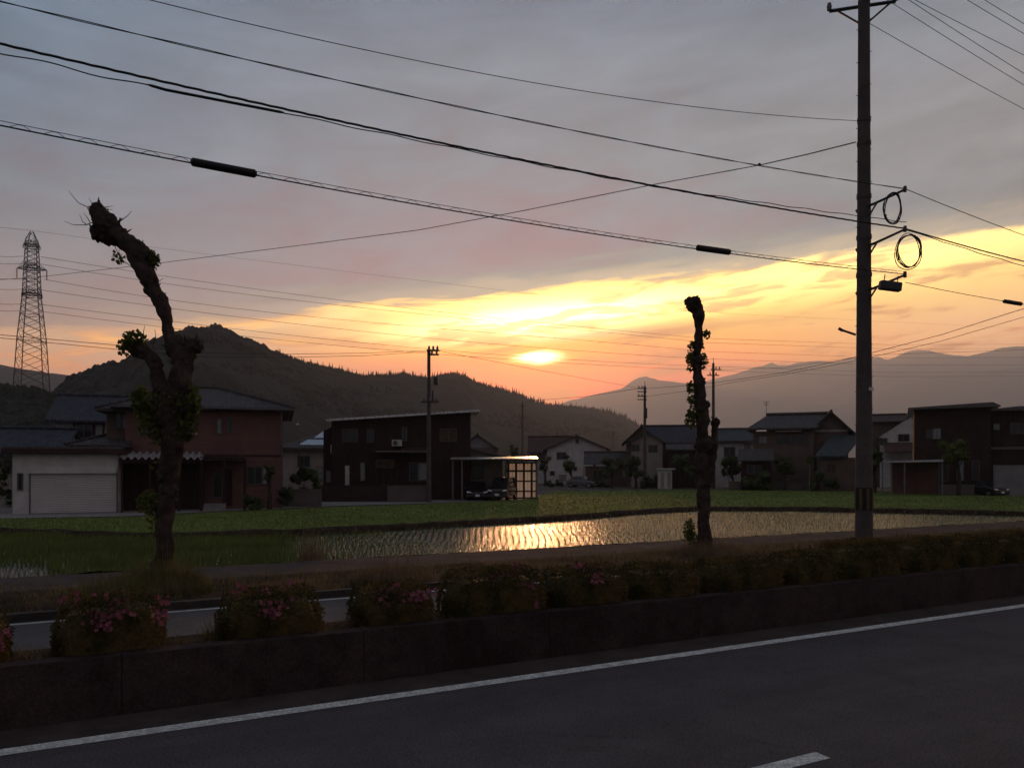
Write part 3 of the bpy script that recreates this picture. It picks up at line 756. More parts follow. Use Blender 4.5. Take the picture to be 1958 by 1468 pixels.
fc5 = quad(NB, [(0, 240), (700, 374), (1730, 524)])
cable(NB, fc5, SL, SP+0.02, 0.0105, 'lowest cable left of the utility pole, laced under a thin wire')
cm = RD(SL, NB, fc5(SL)); mb = MB(); mb.o = cm; n_ = int((SP-SL)/0.5)
mb.tube([RD(SL+(SP-SL)*i/n_, NB, fc5(SL+(SP-SL)*i/n_)+0.062) for i in range(n_+1)], 0.0052, 5)
s = SL
while s < SP-0.4:
    pp = [(0, 0.0), (0.10, 0.055), (0.17, 0.058), (0.27, 0.0)]
    mb.tube([RD(s+a, NB, fc5(s+a)+h) for a, h in pp], 0.0042, 4); s += 0.395
props(mb.build('support_wire', steel, None, loc=cm), 'thin support wire with zigzag lacing above the lowest cable', 'wire')
props(sleeve(NB, fc5, row_s(368, NB), row_s(487, NB), 0.062, '', 0.02, 0.03, 'cable_closure'), 'big black splice closure on the laced cable at left', 'cable closure', 'splice closures on the laced cable')
props(sleeve(NB, fc5, row_s(1334, NB), row_s(1394, NB), 0.062, '', 0.03, 0.03, 'cable_closure'), 'black splice closure on the laced cable left of the utility pole', 'cable closure', 'splice closures on the laced cable')
fr2 = lin(NB, (1958, 450), fc2(SP)); SR = SP+35
cable(NB, fr2, SP, SR, 0.009, 'thin cable running down right from the top bracket of the utility pole')
fr3 = lin(NB, (1958, 500), fc3(SP)); cable(NB, fr3, SP, SR, 0.016, 'thick cable running down right from the middle bracket')
fr3b = lin(NB, (1958, 507), fc3(SP)); cable(NB, lambda s: fr3b(s)-0.02, SP, SR, 0.010, 'slack cable just below the thick one right of the middle bracket', wave=lambda s: 0.014*math.sin(s*4))
fr5 = lin(NB, (1958, 582), fc5(SP)-0.2); cable(NB, fr5, SP, SR, 0.008, 'lowest thin cable right of the utility pole, with a closure near the edge')
a_ = pw(1683, 536, 12.35); mb = MB(); mb.o = a_; mb.box((a_.x, a_.y-0.09, a_.z-0.22), (a_.x+0.52, a_.y+0.09, a_.z)); bx_ = mb.build('terminal_box', steel, None, bevel=0.03, loc=a_)
bx_.rotation_euler = (0, R(7), 0); props(bx_, 'dark rectangular splice box hanging right of the pole below the bottom bracket', 'splice box')
for xx in (0.1, 0.42):
    mb = MB(); mb.tube([(xx, 0, -0.01), (xx, 0, 0.16)], 0.012, 5); mb.build('hanger', steel, bx_)
props(sleeve(NB, fr5, row_s(1921, NB), row_s(1952, NB), 0.055, '', 0.0, 0.02, 'cable_closure'), 'small black closure on the lowest cable at the right edge', 'cable closure', 'splice closures on the laced cable')
UP = [(13.1, (1657, 42), (1958, 209), 'steepest of the wires fanning right from the top of the utility pole'),
      (12.9, (1696, 0), (1958, 163), 'second wire from below fanning right from the top of the pole'),
      (12.5, (1737, 0), (1958, 141), 'third wire from below fanning right from the top of the pole'),
      (12.7, (1749, 0), (1958, 106), 'fourth wire from below fanning right at the upper right corner'),
      (12.3, (1849, 0), (1958, 65), 'second wire from the upper right corner of the view'),
      (12.1, (1882, 0), (1958, 46), 'wire nearest the upper right corner of the view')]
for n, p0, p1, lb in UP:
    f = lin2(n, p0, p1, 0.002); cable(n, f, SP, SR, 0.0075, lb)
# ---- coils of spare cable
def coil(c, rx, rz_, label, turns=4, loose=0.0, rad=0.011):
    mb = MB(); mb.o = c; rg = random.Random(int(c.z*10)); vx = (DV*0.75-NV*0.65).normalized()
    for t in range(turns):
        ox = rg.uniform(-0.022, 0.022); oz = rg.uniform(-0.02, 0.02); k = 1+rg.uniform(-0.04, 0.04)+(loose if t == 0 else 0)
        pts = []
        for i in range(33):
            a = 2*math.pi*i/32; pts.append(c+vx*(math.cos(a)*rx*k+ox)+Vector((0, 0, math.sin(a)*rz_*k+oz))+NV*(0.03*math.sin(a*2+t)))
        mb.tube(pts, rad, 6, caps=False)
    for a in (0.9, 3.6, 5.2):
        q = c+vx*math.cos(a)*rx+Vector((0, 0, math.sin(a)*rz_)); mb.ball(q, 0.03, 1)
    o = mb.build('cable_coil', rubber, None, smooth=True, loc=c); return props(o, label, 'cable coil', 'coils of spare cable on the utility pole')
k1 = pw(1708, 398, 12.3); coil(k1, 0.19, 0.38, 'upper coil of spare cable hanging from the top bracket of the utility pole')
k2 = pw(1738, 481, 12.0); coil(k2, 0.26, 0.39, 'lower larger coil of spare cable between the middle and bottom brackets', 5, 0.10)

# service wire crossing to the far left
def free_wire(pts, r, label, name='overhead_wire', cat='wire', group=None, m=rubber, div=10, sag=0.0):
    mb = MB(); mb.o = Vector(pts[0]); P_ = []
    for a, b_ in zip(pts[:-1], pts[1:]):
        for k in range(div): t = k/div; P_.append(Vector(a).lerp(Vector(b_), t)-Vector((0, 0, sag*4*t*(1-t))))
    P_.append(Vector(pts[-1])); mb.tube(P_, r, 5)
    return props(mb.build(name, m, None, smooth=True, loc=Vector(pts[0])), label, cat, group)
def arc(pl, y0, y1):
    x0, x1 = pl[0][0], pl[-1][0]; out = []
    for px, py in pl:
        t = (px-x0)/(x1-x0)
        u0, u1 = (x0-CX)/F, (x1-CX)/F; u = (px-CX)/F        # the wire hangs in one vertical plane
        X0, X1 = u0*y0, u1*y1; dx, dy = X1-X0, y1-y0
        k = (u*y0-X0)/(dx-u*dy); Y = y0+k*dy; out.append(P(px, py, Y))
    return out
Yp = pb.y
free_wire(arc([(1636, 272), (1545, 295), (1452, 316)], Yp, 23.0), 0.016, 'thick end of the service wire between the pole and its connector', m=rubber)
free_wire(arc([(1452, 316), (1250, 353), (980, 407), (800, 440), (560, 471), (305, 503), (90, 528), (-60, 540), (-420, 566)], 23.0, 74.0), 0.014, 'long service wire sloping down to the far left behind the pollarded tree')
mb = MB(); c = P(1452, 315, 23.0); mb.o = c; mb.ball(c, 0.055, 1); props(mb.build('wire_connector', rubber, None, loc=c), 'small connector knob on the service wire left of the pole', 'connector')
# ================================================================== POLLARDED PLANE TREES
def pollard(px0, Yt, label, limbs, knobs, clumps, twigs, seed, gz=0.08):
    base = Vector((PX(px0, Yt), Yt, gz)); t = thing('pollarded_tree', label, 'tree', base, group='pollarded trees along the path')
    k = Yt/F; tr = MB(); tr.o = base
    def L(px, py, dy=0.0): return P(px, py, Yt)+Vector((0, dy, 0))
    for limb in limbs:
        pts = [L(*q[:2], q[3] if len(q) > 3 else 0.0) for q in limb]; rad = [q[2]*(0.51 if q[1] < 610 else 0.45 if q[1] < 780 else 0.40)*k for q in limb]
        P2, R2 = [], []
        for i in range(len(pts)-1):                     # smooth through the points
            p0 = pts[max(i-1, 0)]; p1 = pts[i]; p2 = pts[i+1]; p3 = pts[min(i+2, len(pts)-1)]
            m_ = max(3, int((p2-p1).length/0.06))
            for j in range(m_):
                u = j/m_; P2.append(0.5*((2*p1)+(p2-p0)*u+(2*p0-5*p1+4*p2-p3)*u*u+(3*p1-p0-3*p2+p3)*u**3)); R2.append(rad[i]+(rad[i+1]-rad[i])*u)
        P2.append(pts[-1]); R2.append(rad[-1]); tr.tube(P2, R2, 26, jit=0.5, seed=seed)
        rb = random.Random(seed+len(P2))                # burrs and old pruning scars along the bark
        for i in range(0, len(P2), 2):
            if rb.random() < 0.62:
                r = R2[i]; d = Vector((rb.gauss(0, 1), rb.gauss(0, 1), rb.gauss(0, 0.4))).normalized(); tr.ball(P2[i]+d*r*0.82, r*rb.uniform(0.24, 0.52)*(0.5 if r > 0.16 else 1), 2, 0.7, sq=(1, 1, rb.uniform(0.8, 1.7)), seed=i, fr=2.2)
    for (px, py, r, *dy) in knobs: tr.ball(L(px, py, dy[0] if dy else 0), r*k, 3, 0.45, seed=seed+px, fr=2.6)
    rg = random.Random(seed)
    tw = tr
    for pl in twigs:
        pts = [L(*q) for q in pl]; n = len(pts); tw.tube(pts, [0.009-0.006*i/(n-1) for i in range(n)], 5)
    for (px, py, r, *dy) in knobs:                      # short cut stubs sticking out of the knobs
        if r < 7: continue
        for _ in range(int(r*0.6)):
            d = Vector((rg.gauss(0, 1), rg.gauss(0, 0.7), rg.gauss(0.25, 1))).normalized(); c = L(px, py, dy[0] if dy else 0)
            l = rg.uniform(0.02, 0.065)*(1.2 if d.z > 0 else 0.8)
            a = c+d*r*k*0.85; tw.tube([a, a+d*l*0.6+Vector((0, 0, l*0.2)), a+d*(l*1.3)+Vector((0, 0, l*0.5))], [0.020, 0.014, 0.006], 5)
    tr.build('trunk', barkm, t, smooth=True, sharp=60)
    lf = MB(); lf.o = base
    for (px, py, rx, ry, n, sz) in clumps:
        c = L(px, py)
        for _ in range(n):
            d = Vector((rg.gauss(0, 1), rg.gauss(0, 1), rg.gauss(0, 1))); d = d.normalized()*(rg.random()**0.4)
            lf.leaf(c+Vector((d.x*rx*k, d.y*(rx+ry)*0.5*k, d.z*ry*k)), sz*rg.uniform(0.6, 1.25), 0.75, rg, 0.6)
    lf.build('crown', leafm, t)
    return t
pollard(312, 12.0, 'crooked pollarded plane tree on the left with its bare limb bending over to the left',
    [[(308, 1150, 56), (309, 1120, 48), (312, 1080, 40), (316, 1000, 38), (322, 920, 41), (330, 850, 50), (330, 800, 52), (336, 770, 50), (343, 730, 48), (346, 690, 42), (338, 662, 36), (325, 645, 25), (320, 622, 20), (316, 600, 21), (306, 575, 26), (294, 555, 28), (283, 532, 34), (273, 508, 38), (262, 484, 36), (246, 466, 36), (230, 454, 34), (212, 440, 42), (200, 425, 42), (191, 411, 32), (187, 400, 22)],
     [(326, 800, 44), (318, 765, 40), (309, 735, 36), (301, 710, 32), (290, 690, 30), (276, 675, 28), (262, 668, 26)],
     [(343, 735, 36), (352, 700, 34), (357, 675, 34), (369, 662, 26), (376, 655, 20)],
     [(343, 700, 22, 0.1), (330, 668, 22, 0.1), (322, 652, 20, 0.05)]],
    [(204, 432, 23), (207, 452, 16), (182, 440, 9), (190, 410, 16), (186, 398, 11), (196, 442, 17), (186, 452, 10), (232, 447, 11), (258, 478, 16), (270, 500, 17), (290, 553, 13), (276, 540, 7), (226, 437, 8), (322, 800, 24), (356, 660, 15), (374, 660, 14), (332, 668, 15), (305, 775, 18), (352, 780, 18), (262, 668, 14), (276, 492, 15), (303, 575, 12), (322, 940, 17)],
    [(258, 655, 27, 24, 190, 0.085), (243, 663, 18, 20, 90, 0.08), (290, 496, 16, 19, 130, 0.085), (226, 492, 13, 13, 34, 0.075), (284, 480, 6, 6, 14, 0.06), (272, 765, 20, 30, 220, 0.09), (368, 770, 14, 38, 200, 0.09), (285, 800, 26, 34, 260, 0.09), (356, 815, 22, 30, 180, 0.09), (320, 835, 44, 22, 220, 0.09), (320, 770, 50, 34, 260, 0.09), (288, 960, 26, 24, 260, 0.08), (300, 1000, 16, 30, 90, 0.07), (366, 668, 16, 14, 70, 0.07), (312, 895, 24, 16, 40, 0.07)],
    [[(192, 404), (172, 398), (150, 388), (138, 374), (132, 365)], [(190, 420), (165, 430), (140, 430), (123, 423)], [(215, 428), (232, 422), (245, 412), (252, 403)], [(184, 400), (176, 390), (170, 379)], [(190, 398), (203, 396), (216, 394)], [(192, 402), (205, 401), (215, 401)], [(184, 398), (189, 390), (190, 386)], [(166, 430), (158, 424), (152, 410)], [(218, 466), (222, 476), (230, 492)], [(236, 500), (245, 505), (256, 514)], [(292, 660), (298, 645), (296, 630)], [(275, 650), (274, 636), (277, 622)], [(300, 535), (306, 537), (312, 532)], [(172, 425), (168, 418), (160, 407)], [(204, 415), (212, 410), (220, 414)]], 21)
pollard(1348, 17.06, 'straight pollarded plane tree on the right with tufts of leaves up its thin trunk',
    [[(1348, 1075, 42), (1347, 1050, 36), (1346, 1010, 30), (1347, 960, 29), (1346, 920, 30), (1345, 880, 31), (1344, 840, 29), (1343, 800, 26), (1341, 770, 26), (1337, 740, 22), (1334, 715, 18), (1332, 690, 19), (1334, 660, 17), (1336, 630, 17), (1336, 600, 20), (1330, 588, 22), (1324, 578, 26)],
     [(1350, 930, 30), (1358, 880, 24), (1365, 840, 17), (1367, 812, 15), (1367, 804, 16)]],
    [(1325, 584, 13), (1318, 577, 9), (1330, 574, 8), (1336, 604, 8), (1334, 660, 10), (1333, 690, 11), (1338, 730, 11), (1368, 808, 9), (1348, 850, 18), (1341, 775, 14)],
    [(1350, 640, 9, 8, 80, 0.075), (1341, 664, 6, 8, 30, 0.07), (1322, 660, 7, 9, 60, 0.07), (1320, 685, 9, 17, 150, 0.075), (1346, 690, 7, 18, 120, 0.07), (1320, 706, 8, 8, 40, 0.07), (1321, 740, 9, 14, 90, 0.08), (1322, 765, 9, 12, 80, 0.08), (1320, 800, 10, 20, 120, 0.085), (1330, 790, 14, 26, 90, 0.08), (1318, 1012, 12, 22, 170, 0.08), (1322, 1030, 16, 14, 90, 0.08), (1325, 570, 12, 4, 24, 0.05)],
    [[(1322, 574), (1319, 566), (1315, 562)], [(1328, 574), (1332, 566), (1340, 567)], [(1318, 580), (1309, 577), (1303, 575)], [(1318, 586), (1311, 588), (1306, 588)], [(1325, 572), (1326, 566), (1325, 561)], [(1330, 576), (1338, 574), (1343, 576)], [(1345, 640), (1355, 640), (1361, 637)], [(1320, 590), (1314, 594), (1308, 593)]], 33)
# ================================================================== AZALEA BLOCKS
def hedge_mesh(L, h, w, seed, nl):
    rg = random.Random(seed); mb = MB()
    core = MB(); nx = max(8, int(L/0.14))
    for i in range(nx+1):
        for j in range(9):
            t = math.pi*j/8; x = (i/nx-0.5)*L*0.98; e = min(1, (1-abs(i/nx*2-1))*L*6.5+0.12)**0.5
            c, s_1 = -math.cos(t), math.sin(t); sq = lambda v: math.copysign(abs(v)**0.6, v)
            k = 0.90+0.13*mnoise.noise(Vector((x*3, j*0.7, seed)))
            core.v.append((x, sq(c)*w*0.5*k*e, -0.02+sq(s_1)*h*k*e*0.97))
    for i in range(nx):
        for j in range(8): a = i*9+j; core.f.append((a, a+9, a+10, a+1))
    core.f.append(tuple(range(9))); core.f.append(tuple(nx*9+j for j in range(9))[::-1])
    for _ in range(nl):
        x = rg.uniform(-0.5, 0.5)*L; t = rg.uniform(0, math.pi); e = min(1, (1-abs(x/L*2))*L*6.5+0.12)**0.5
        sq = lambda v: math.copysign(abs(v)**0.6, v); k = rg.uniform(0.93, 1.10)+0.10*mnoise.noise(Vector((x*2.5, t, seed)))+(0.08 if rg.random() < 0.07 else 0)
        core.leaf((x, -sq(math.cos(t))*w*0.5*k*e, sq(math.sin(t))*h*k*e), rg.uniform(0.022, 0.05), 0.45, rg)
    for s_2 in (-1, 1):
        for _ in range(int(nl*0.10)):
            core.leaf((s_2*L*rg.uniform(0.46, 0.52), rg.uniform(-0.35, 0.35)*w, rg.random()*h*0.6), rg.uniform(0.022, 0.05), 0.45, rg)
    return core
rzr = math.atan2(DV.y, DV.x)
blm = MB(); rg = random.Random(9)
for k in range(5):
    a = 6.283*k/5; c = Vector((math.cos(a), 0, math.sin(a)))*0.016
    t_ = Vector((-c.z, 0, c.x)).normalized()*0.015; o_ = Vector((0, -0.008, 0))
    blm.q([Vector((0, 0, 0)), c-t_+o_, c*2.1+o_*1.5, c+t_+o_])
blossom_mesh = None
HW = 0.62; n0h = 7.02
hs = [(-150, 18, 0.36, [(5, 1228), (12, 1215)], 'azalea block cut by the left edge of the view'),
      (88, 325, 0.40, [(120, 1162), (166, 1170), (178, 1178), (195, 1195), (205, 1185), (190, 1200), (165, 1188), (220, 1162), (240, 1172), (317, 1155), (322, 1172), (312, 1180), (208, 1166), (142, 1152), (185, 1148), (232, 1150)], 'azalea block with the most pink flowers, first whole one from the left'),
      (418, 630, 0.36, [(456, 1130), (497, 1160), (500, 1168), (527, 1155), (522, 1150), (518, 1172), (557, 1152), (565, 1120), (520, 1134)], 'azalea block with a few pink flowers, second whole one from the left'),
      (684, 846, 0.34, [(735, 1138), (742, 1132), (762, 1136), (770, 1130), (780, 1140), (795, 1142), (800, 1136), (812, 1134), (730, 1146), (830, 1134)], 'smallest azalea block, its top flushed pink, third whole one from the left'),
      (864, 1058, 0.40, [(1005, 1090), (1012, 1084), (1016, 1094), (996, 1098), (1010, 1116), (948, 1108), (1028, 1160), (975, 1104)], 'longest azalea block, below the brightest water'),
      (1066, 1214, 0.36, [(1125, 1082), (1135, 1076), (1140, 1090), (1150, 1096), (1145, 1104), (1130, 1106), (1155, 1084), (1165, 1092), (1138, 1108), (1120, 1094), (1150, 1078)], 'azalea block with a pink crown of flowers, next right of the longest one'),
      (1224, 1350, 0.34, [], 'plain green clipped block just left below the right pollarded tree'),
      (1366, 1508, 0.34, [], 'plain green clipped block right of the right pollarded tree'),
      (1516, 1612, 0.36, [], 'clipped block directly left of the utility pole'),
      (1618, 1742, 0.44, [], 'tallest plain block in front of the utility pole'),
      (1748, 1842, 0.42, [], 'clipped block next right of the one before the pole'),
      (1848, 1925, 0.42, [], 'clipped block second from the right edge of the view'),
      (1930, 2010, 0.42, [], 'clipped block cut by the right edge of the view')]
for i, (a, b_, h, fl, lb) in enumerate(hs):
    sa, sb = row_s(a, n0h), row_s(b_, n0h); L = sb-sa-0.07; c = RD((sa+sb)/2, n0h+HW/2, 0.44)
    t = thing('azalea_bush', lb, 'bush', c, rzr, 'clipped azalea blocks along the kerb')
    h *= 1.12; m_ = hedge_mesh(L, h, HW, 40+i, int(3600*L)); m_.build('foliage', hedgem, t)
    for (px, py) in fl:
        fx = (px-a)/(b_-a)*L-L/2; ytop = P(px, 0, 1); row = row_depth(px, n0h)
        z_ = PZ(py, row)-0.44; yl = -HW/2-0.02
        if z_ > h*0.86: yl = -HW/2+0.12+(z_-h*0.86)*1.5; z_ = min(z_, h*1.08)
        z_ = max(z_, 0.03)
        mb = MB(); r5 = random.Random(px)
        for _ in range(r5.randint(3, 7)):
            q = Vector((r5.uniform(-0.06, 0.06), r5.uniform(-0.03, 0.03), r5.uniform(-0.05, 0.05))); k = r5.uniform(0.5, 0.95); rot = Matrix.Rotation(r5.uniform(-0.7, 0.7), 3, 'Z')@Matrix.Rotation(r5.uniform(-0.9, 0.5), 3, 'X')@Matrix.Rotation(r5.uniform(0, 6), 3, 'Y')
            i0 = len(mb.v); mb.v += [tuple(rot@(Vector(v)*k)+q) for v in blm.v]; mb.f += [tuple(i0+j for j in f) for f in blm.f]
        mb.build('blossom', pink, t, loc=(fx, yl, z_))
# small white flowers by the paddy
for i, (px, py, lb) in enumerate([(291, 1036, 'tiny white wildflowers left of the left pollarded tree foot'), (428, 1078, 'tiny white wildflowers at the paddy edge right of the left tree')]):
    c = on_row(px, 15.7, 0.05); t = thing('wildflower', lb, 'flower', c, 0.0, 'white wildflowers at the paddy edge'); r5 = random.Random(px); sm = MB(); hd = []
    for k in range(6):
        tp = Vector((r5.uniform(-0.16, 0.16), r5.uniform(-0.1, 0.1), r5.uniform(0.06, 0.24))); sm.tube([(0, 0, -0.02), tp*0.5+Vector((0, 0, 0.03)), tp], 0.003, 4); hd.append(tp)
    sm.build('stem', grassm, t)
    for tp in hd:
        q = MB(); q.ball((0, 0, 0), r5.uniform(0.010, 0.017), 1, sq=(1, 1, 0.5)); q.build('flower_head', white, t, loc=tp)
# ================================================================== BUILDINGS
class House:
    """front left ground corner at pixel px0 and distance Y; local x right, y away, z up"""
    def __init__(s, name, label, px0, Y, cat='house', rz=0.0, group='houses of the village', g=G, ref=None):
        s.th = rz = R(rz); s.g = g; s.k = Y/F; s.Y = Y; s.px0 = px0
        s.Y = Y+s.x(ref)*math.sin(rz) if ref else Y
        s.Y0 = Y; s.loc = Vector((PX(px0, Y), Y, g))
        s.t = thing(name, label, cat, s.loc, rz, group)
    def x(s, px):
        u = (px-CX)/F; Y = getattr(s, 'Y0', s.Y); X0 = (s.px0-CX)/F*Y; return (u*Y-X0)/(math.cos(s.th)-u*math.sin(s.th))
    def z(s, py): return PZ(py, s.Y)-s.g
    def box(s, name, a, b, m, parent=None, bevel=0.0):
        mb = MB(); mb.box(a, b); return mb.build(name, m, parent or s.t, bevel=bevel)
    def window(s, px0, px1, py0, py1, pane=None, y=0.0, parent=None, side=None, name='window', bars=1):
        x0, x1, z1, z0 = s.x(px0), s.x(px1), s.z(py0), s.z(py1)
        return s.win(x0, x1, z0, z1, y, pane, parent, name, bars)
    def win(s, x0, x1, z0, z1, y=0.0, pane=None, parent=None, name='window', bars=1, t=0.07):
        mb = MB(); f = 0.06
        mb.box((x0-f, y-t, z0-f), (x0, y+0.01, z1+f)); mb.box((x1, y-t, z0-f), (x1+f, y+0.01, z1+f))
        mb.box((x0, y-t, z1), (x1, y+0.01, z1+f)); mb.box((x0, y-t-0.03, z0-f), (x1, y+0.01, z0))
        for k in range(bars):
            c = x0+(x1-x0)*(k+1)/(bars+1); mb.box((c-0.025, y-t+0.01, z0), (c+0.025, y-0.005, z1))
        fr = mb.build(name, framem, parent or s.t)
        mb = MB(); mb.box((x0, y-0.03, z0), (x1, y+0.005, z1)); mb.build('pane', pane or glass, fr); return fr
def profile_x(poly_yz, x0, x1, mb=None):
    mb = mb or MB(); mb.prism([(x0, y, z) for y, z in poly_yz], (x1-x0, 0, 0)); return mb
def profile_y(poly_xz, y0, y1, mb=None):
    mb = mb or MB(); mb.prism([(x, y0, z) for x, z in poly_xz], (0, y1-y0, 0)); return mb
def gable_x(h, x0, x1, y0, y1, ze, zr, m, oh=0.6, go=0.5, th=0.16, wall=None, name='roof'):
    """ridge along x"""
    yc = (y0+y1)/2; sl = (zr-ze)/(yc-y0); e = oh*sl
    mb = profile_x([(y0-oh, ze-e), (yc, zr), (y1+oh, ze-e), (y1+oh, ze-e+th), (yc, zr+th), (y0-oh, ze-e+th)], x0-go, x1+go)
    o = mb.build(name, m, h.t)
    r = MB(); r.tube([(x0-go-0.05, yc, zr+th+0.06), (x1+go+0.05, yc, zr+th+0.06)], 0.14, 8); r.build('ridge_cap', m, o)
    if wall:
        w = MB(); w.prism([(x0+0.001, y0, ze), (x0+0.001, y1, ze), (x0+0.001, yc, zr-0.02)], (x1-x0-0.002, 0, 0)); w.build('gable_wall', wall, h.t)
    return o
def gable_y(h, x0, x1, y0, y1, ze, zr, m, oh=0.6, go=0.5, th=0.16, wall=None, xc=None, name='roof'):
    """ridge along y: gable end faces the viewer"""
    xc = (x0+x1)/2 if xc is None else xc; sl = (zr-ze)/(xc-x0); sr = (zr-ze)/(x1-xc)
    mb = profile_y([(x0-oh, ze-oh*sl), (x0-oh, ze-oh*sl+th), (xc, zr+th), (x1+oh, ze-oh*sr+th), (x1+oh, ze-oh*sr), (xc, zr)], y0-go, y1+go)
    o = mb.build(name, m, h.t)
    r = MB(); r.tube([(xc, y0-go-0.05, zr+th+0.06), (xc, y1+go, zr+th+0.06)], 0.13, 8); r.build('ridge_cap', m, o)
    if wall:
        w = MB(); w.prism([(x0, y0+0.001, ze), (xc, y0+0.001, zr-0.02), (x1, y0+0.001, ze)], (0, y1-y0-0.002, 0)); w.build('gable_wall', wall, h.t)
    return o
def hip(h, x0, x1, y0, y1, ze, zr, m, oh=0.7, rx0=None, rx1=None, th=0.16, cap=0.12, name='roof', ry=None):
    yc = (y0+y1)/2 if ry is None else ry; d = (y1-y0)/2; rx0 = x0+d if rx0 is None else rx0; rx1 = x1-d if rx1 is None else rx1
    a = [(x0-oh, y0-oh, ze), (x1+oh, y0-oh, ze), (x1+oh, y1+oh, ze), (x0-oh, y1+oh, ze)]
    b = [(p[0], p[1], p[2]+th) for p in a]; r0, r1 = (rx0, yc, zr), (rx1, yc, zr)
    mb = MB(); mb.q(a[::-1])
    for i in range(4): mb.q([a[i], a[(i+1) % 4], b[(i+1) % 4], b[i]])
    mb.q([b[0], b[1], r1, r0]); mb.q([b[1], b[2], r1]); mb.q([b[2], b[3], r0, r1]); mb.q([b[3], b[0], r0])
    o = mb.build(name, m, h.t); up = Vector((0, 0, 0.05)); c = MB()
    def hc(p, q):
        p = Vector(p)+up; q = Vector(q)+up; n = max(2, int((q-p).length/0.3)); pts = [p.lerp(q, k/n) for k in range(n+1)]
        c.tube(pts, [cap*(1.0 if k % 2 else 0.8) for k in range(n+1)], 7)
    hc(r0, r1)
    for p, q in ((b[0], r0), (b[3], r0), (b[1], r1), (b[2], r1)): hc(p, q)
    c.build('ridge_cap', m, o); return o
def gutter(h, x0, x1, y, z, pipe=None):
    mb = MB(); mb.tube([(x0, y, z), (x1, y, z)], 0.06, 6); o = mb.build('gutter_pipe', framem, h.t)
    if pipe is not None:
        mb = MB(); mb.tube([(pipe, y, z), (pipe, y+0.5, z-0.4), (pipe, y+0.55, 0.1)], 0.04, 6); mb.build('downpipe', framem, h.t)
# ---- garage at far left
h = House('garage', 'low pale garage with a wide closed shutter at far left', 24, 42.0, 'garage', rz=20, ref=140)
x = h.x
h.box('wall', (0, 0.0, 0), (x(226), 6.0, h.z(868)), wwhite)
h.box('roof', (-0.45, -0.45, h.z(868)), (x(238), 6.4, h.z(857)), fence_d, bevel=0.03)
h.box('roof_trim', (-0.35, -0.35, h.z(857)), (x(234), 6.3, h.z(854)), metalroof)
sh = h.box('shutter', (x(59), -0.06, 0.04), (x(223), 0.01, h.z(904)), shutter)
h.box('shutter_box', (x(57), -0.26, h.z(905)), (x(224), 0.01, h.z(893)), wwhite, bevel=0.02)
h.box('shutter_guide', (x(56.5), -0.1, 0), (x(59), 0.01, h.z(904)), framem); h.box('shutter_guide', (x(223), -0.1, 0), (x(225), 0.01, h.z(904)), framem)
h.window(35.5, 42, 906, 934, glass, bars=0)
# ---- low tiled house, far left
h = House('tiled_house', 'low house with a long blue tiled roof behind the garage at the left edge', -120, 48.0, rz=20, ref=60)
x = h.x
h.box('wall', (0, 0, 0), (x(120), 7, h.z(862)), wcream)
gable_x(h, 0, x(118), 0, 7.0, h.z(862), h.z(820), tblueX, 0.8, 0.3, wall=wcream)
h.window(-60, -20, 880, 930, glass); h.window(8, 20, 880, 905, glass)
# ---- gabled house behind
h = House('gabled_house', 'house with a plain blue tiled slope and dark gable end behind the low tiled roof', 104, 56.0, rz=20, ref=160)
x = h.x
h.box('wall', (0, 0, 0), (x(262), 7.5, h.z(800)), wwhite)
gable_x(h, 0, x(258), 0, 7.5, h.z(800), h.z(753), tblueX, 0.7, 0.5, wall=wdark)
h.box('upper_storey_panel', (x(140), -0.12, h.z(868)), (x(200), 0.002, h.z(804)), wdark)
h.window(146, 176, 812, 842, glass, y=-0.12); h.window(184, 196, 812, 840, curtain, y=-0.12, bars=0)
h.box('balcony', (x(134), -1.1, h.z(862)), (x(205), -0.12, h.z(846)), wtan)
# ---- big red-brown house
h = House('brown_house', 'large red-brown two-storey house with a grey hipped tile roof at left', 240, 46.0, rz=17.2, ref=400)
x = h.x
W = x(541); zE = h.z(785)
h.box('wall', (0, 0, 0), (W, 9.0, zE), wbrown)
h.box('wing_wall', (x(197), 1.0, 0), (-0.002, 7.5, h.z(788)), wtan)
hip(h, 0, W, 0, 9.0, zE, h.z(729), tgrey, 0.7, x(330), x(408), 0.2, 0.13)
hip(h, x(200), x(275), 0.3, 7.0, h.z(790), h.z(757), tgrey, 0.5, x(262), x(330), 0.18, 0.11, name='wing_roof')
hip(h, x(147), x(238), -0.6, 4.0, h.z(857), h.z(829), tgrey, 0.4, x(196), x(236), 0.14, 0.09, name='lower_roof', ry=2.5)
h.box('lower_wall', (x(150), -0.2, 0), (x(238), 4.0, h.z(857)), wcream)
h.window(216, 224, 793, 818, glass, y=1.0, bars=0); h.window(228, 245, 792, 820, curtain, y=1.0)
h.window(356, 375, 801, 834, glass, bars=0); h.window(416, 423, 801, 828, curtain, bars=0); h.window(437, 443, 799, 824, glass, bars=0)
h.window(268, 282, 801, 834, glass, bars=0)
h.window(408, 424, 906, 950, glass, bars=0); h.window(356, 372, 905, 925, amber, bars=0)
h.box('door', (x(428), -0.05, 0.2), (x(444), 0.01, h.z(898)), wdark)
pr = h.box('porch_roof', (x(386), -2.2, h.z(882)), (x(471), 0, h.z(874)), wdark, bevel=0.03)
for px_ in (388, 430, 468): h.box('post', (x(px_), -2.1, 0), (x(px_)+0.14, -1.96, h.z(882)), wdark)
h.window(474, 500, 893, 925, glass, bars=1); h.window(503, 517, 893, 925, curtain, bars=0)
for k in range(3): h.box('step', (x(396), -2.9+0.35*k, 0), (x(436), -2.55+0.35*k, 0.14*(k+1)), concrete)
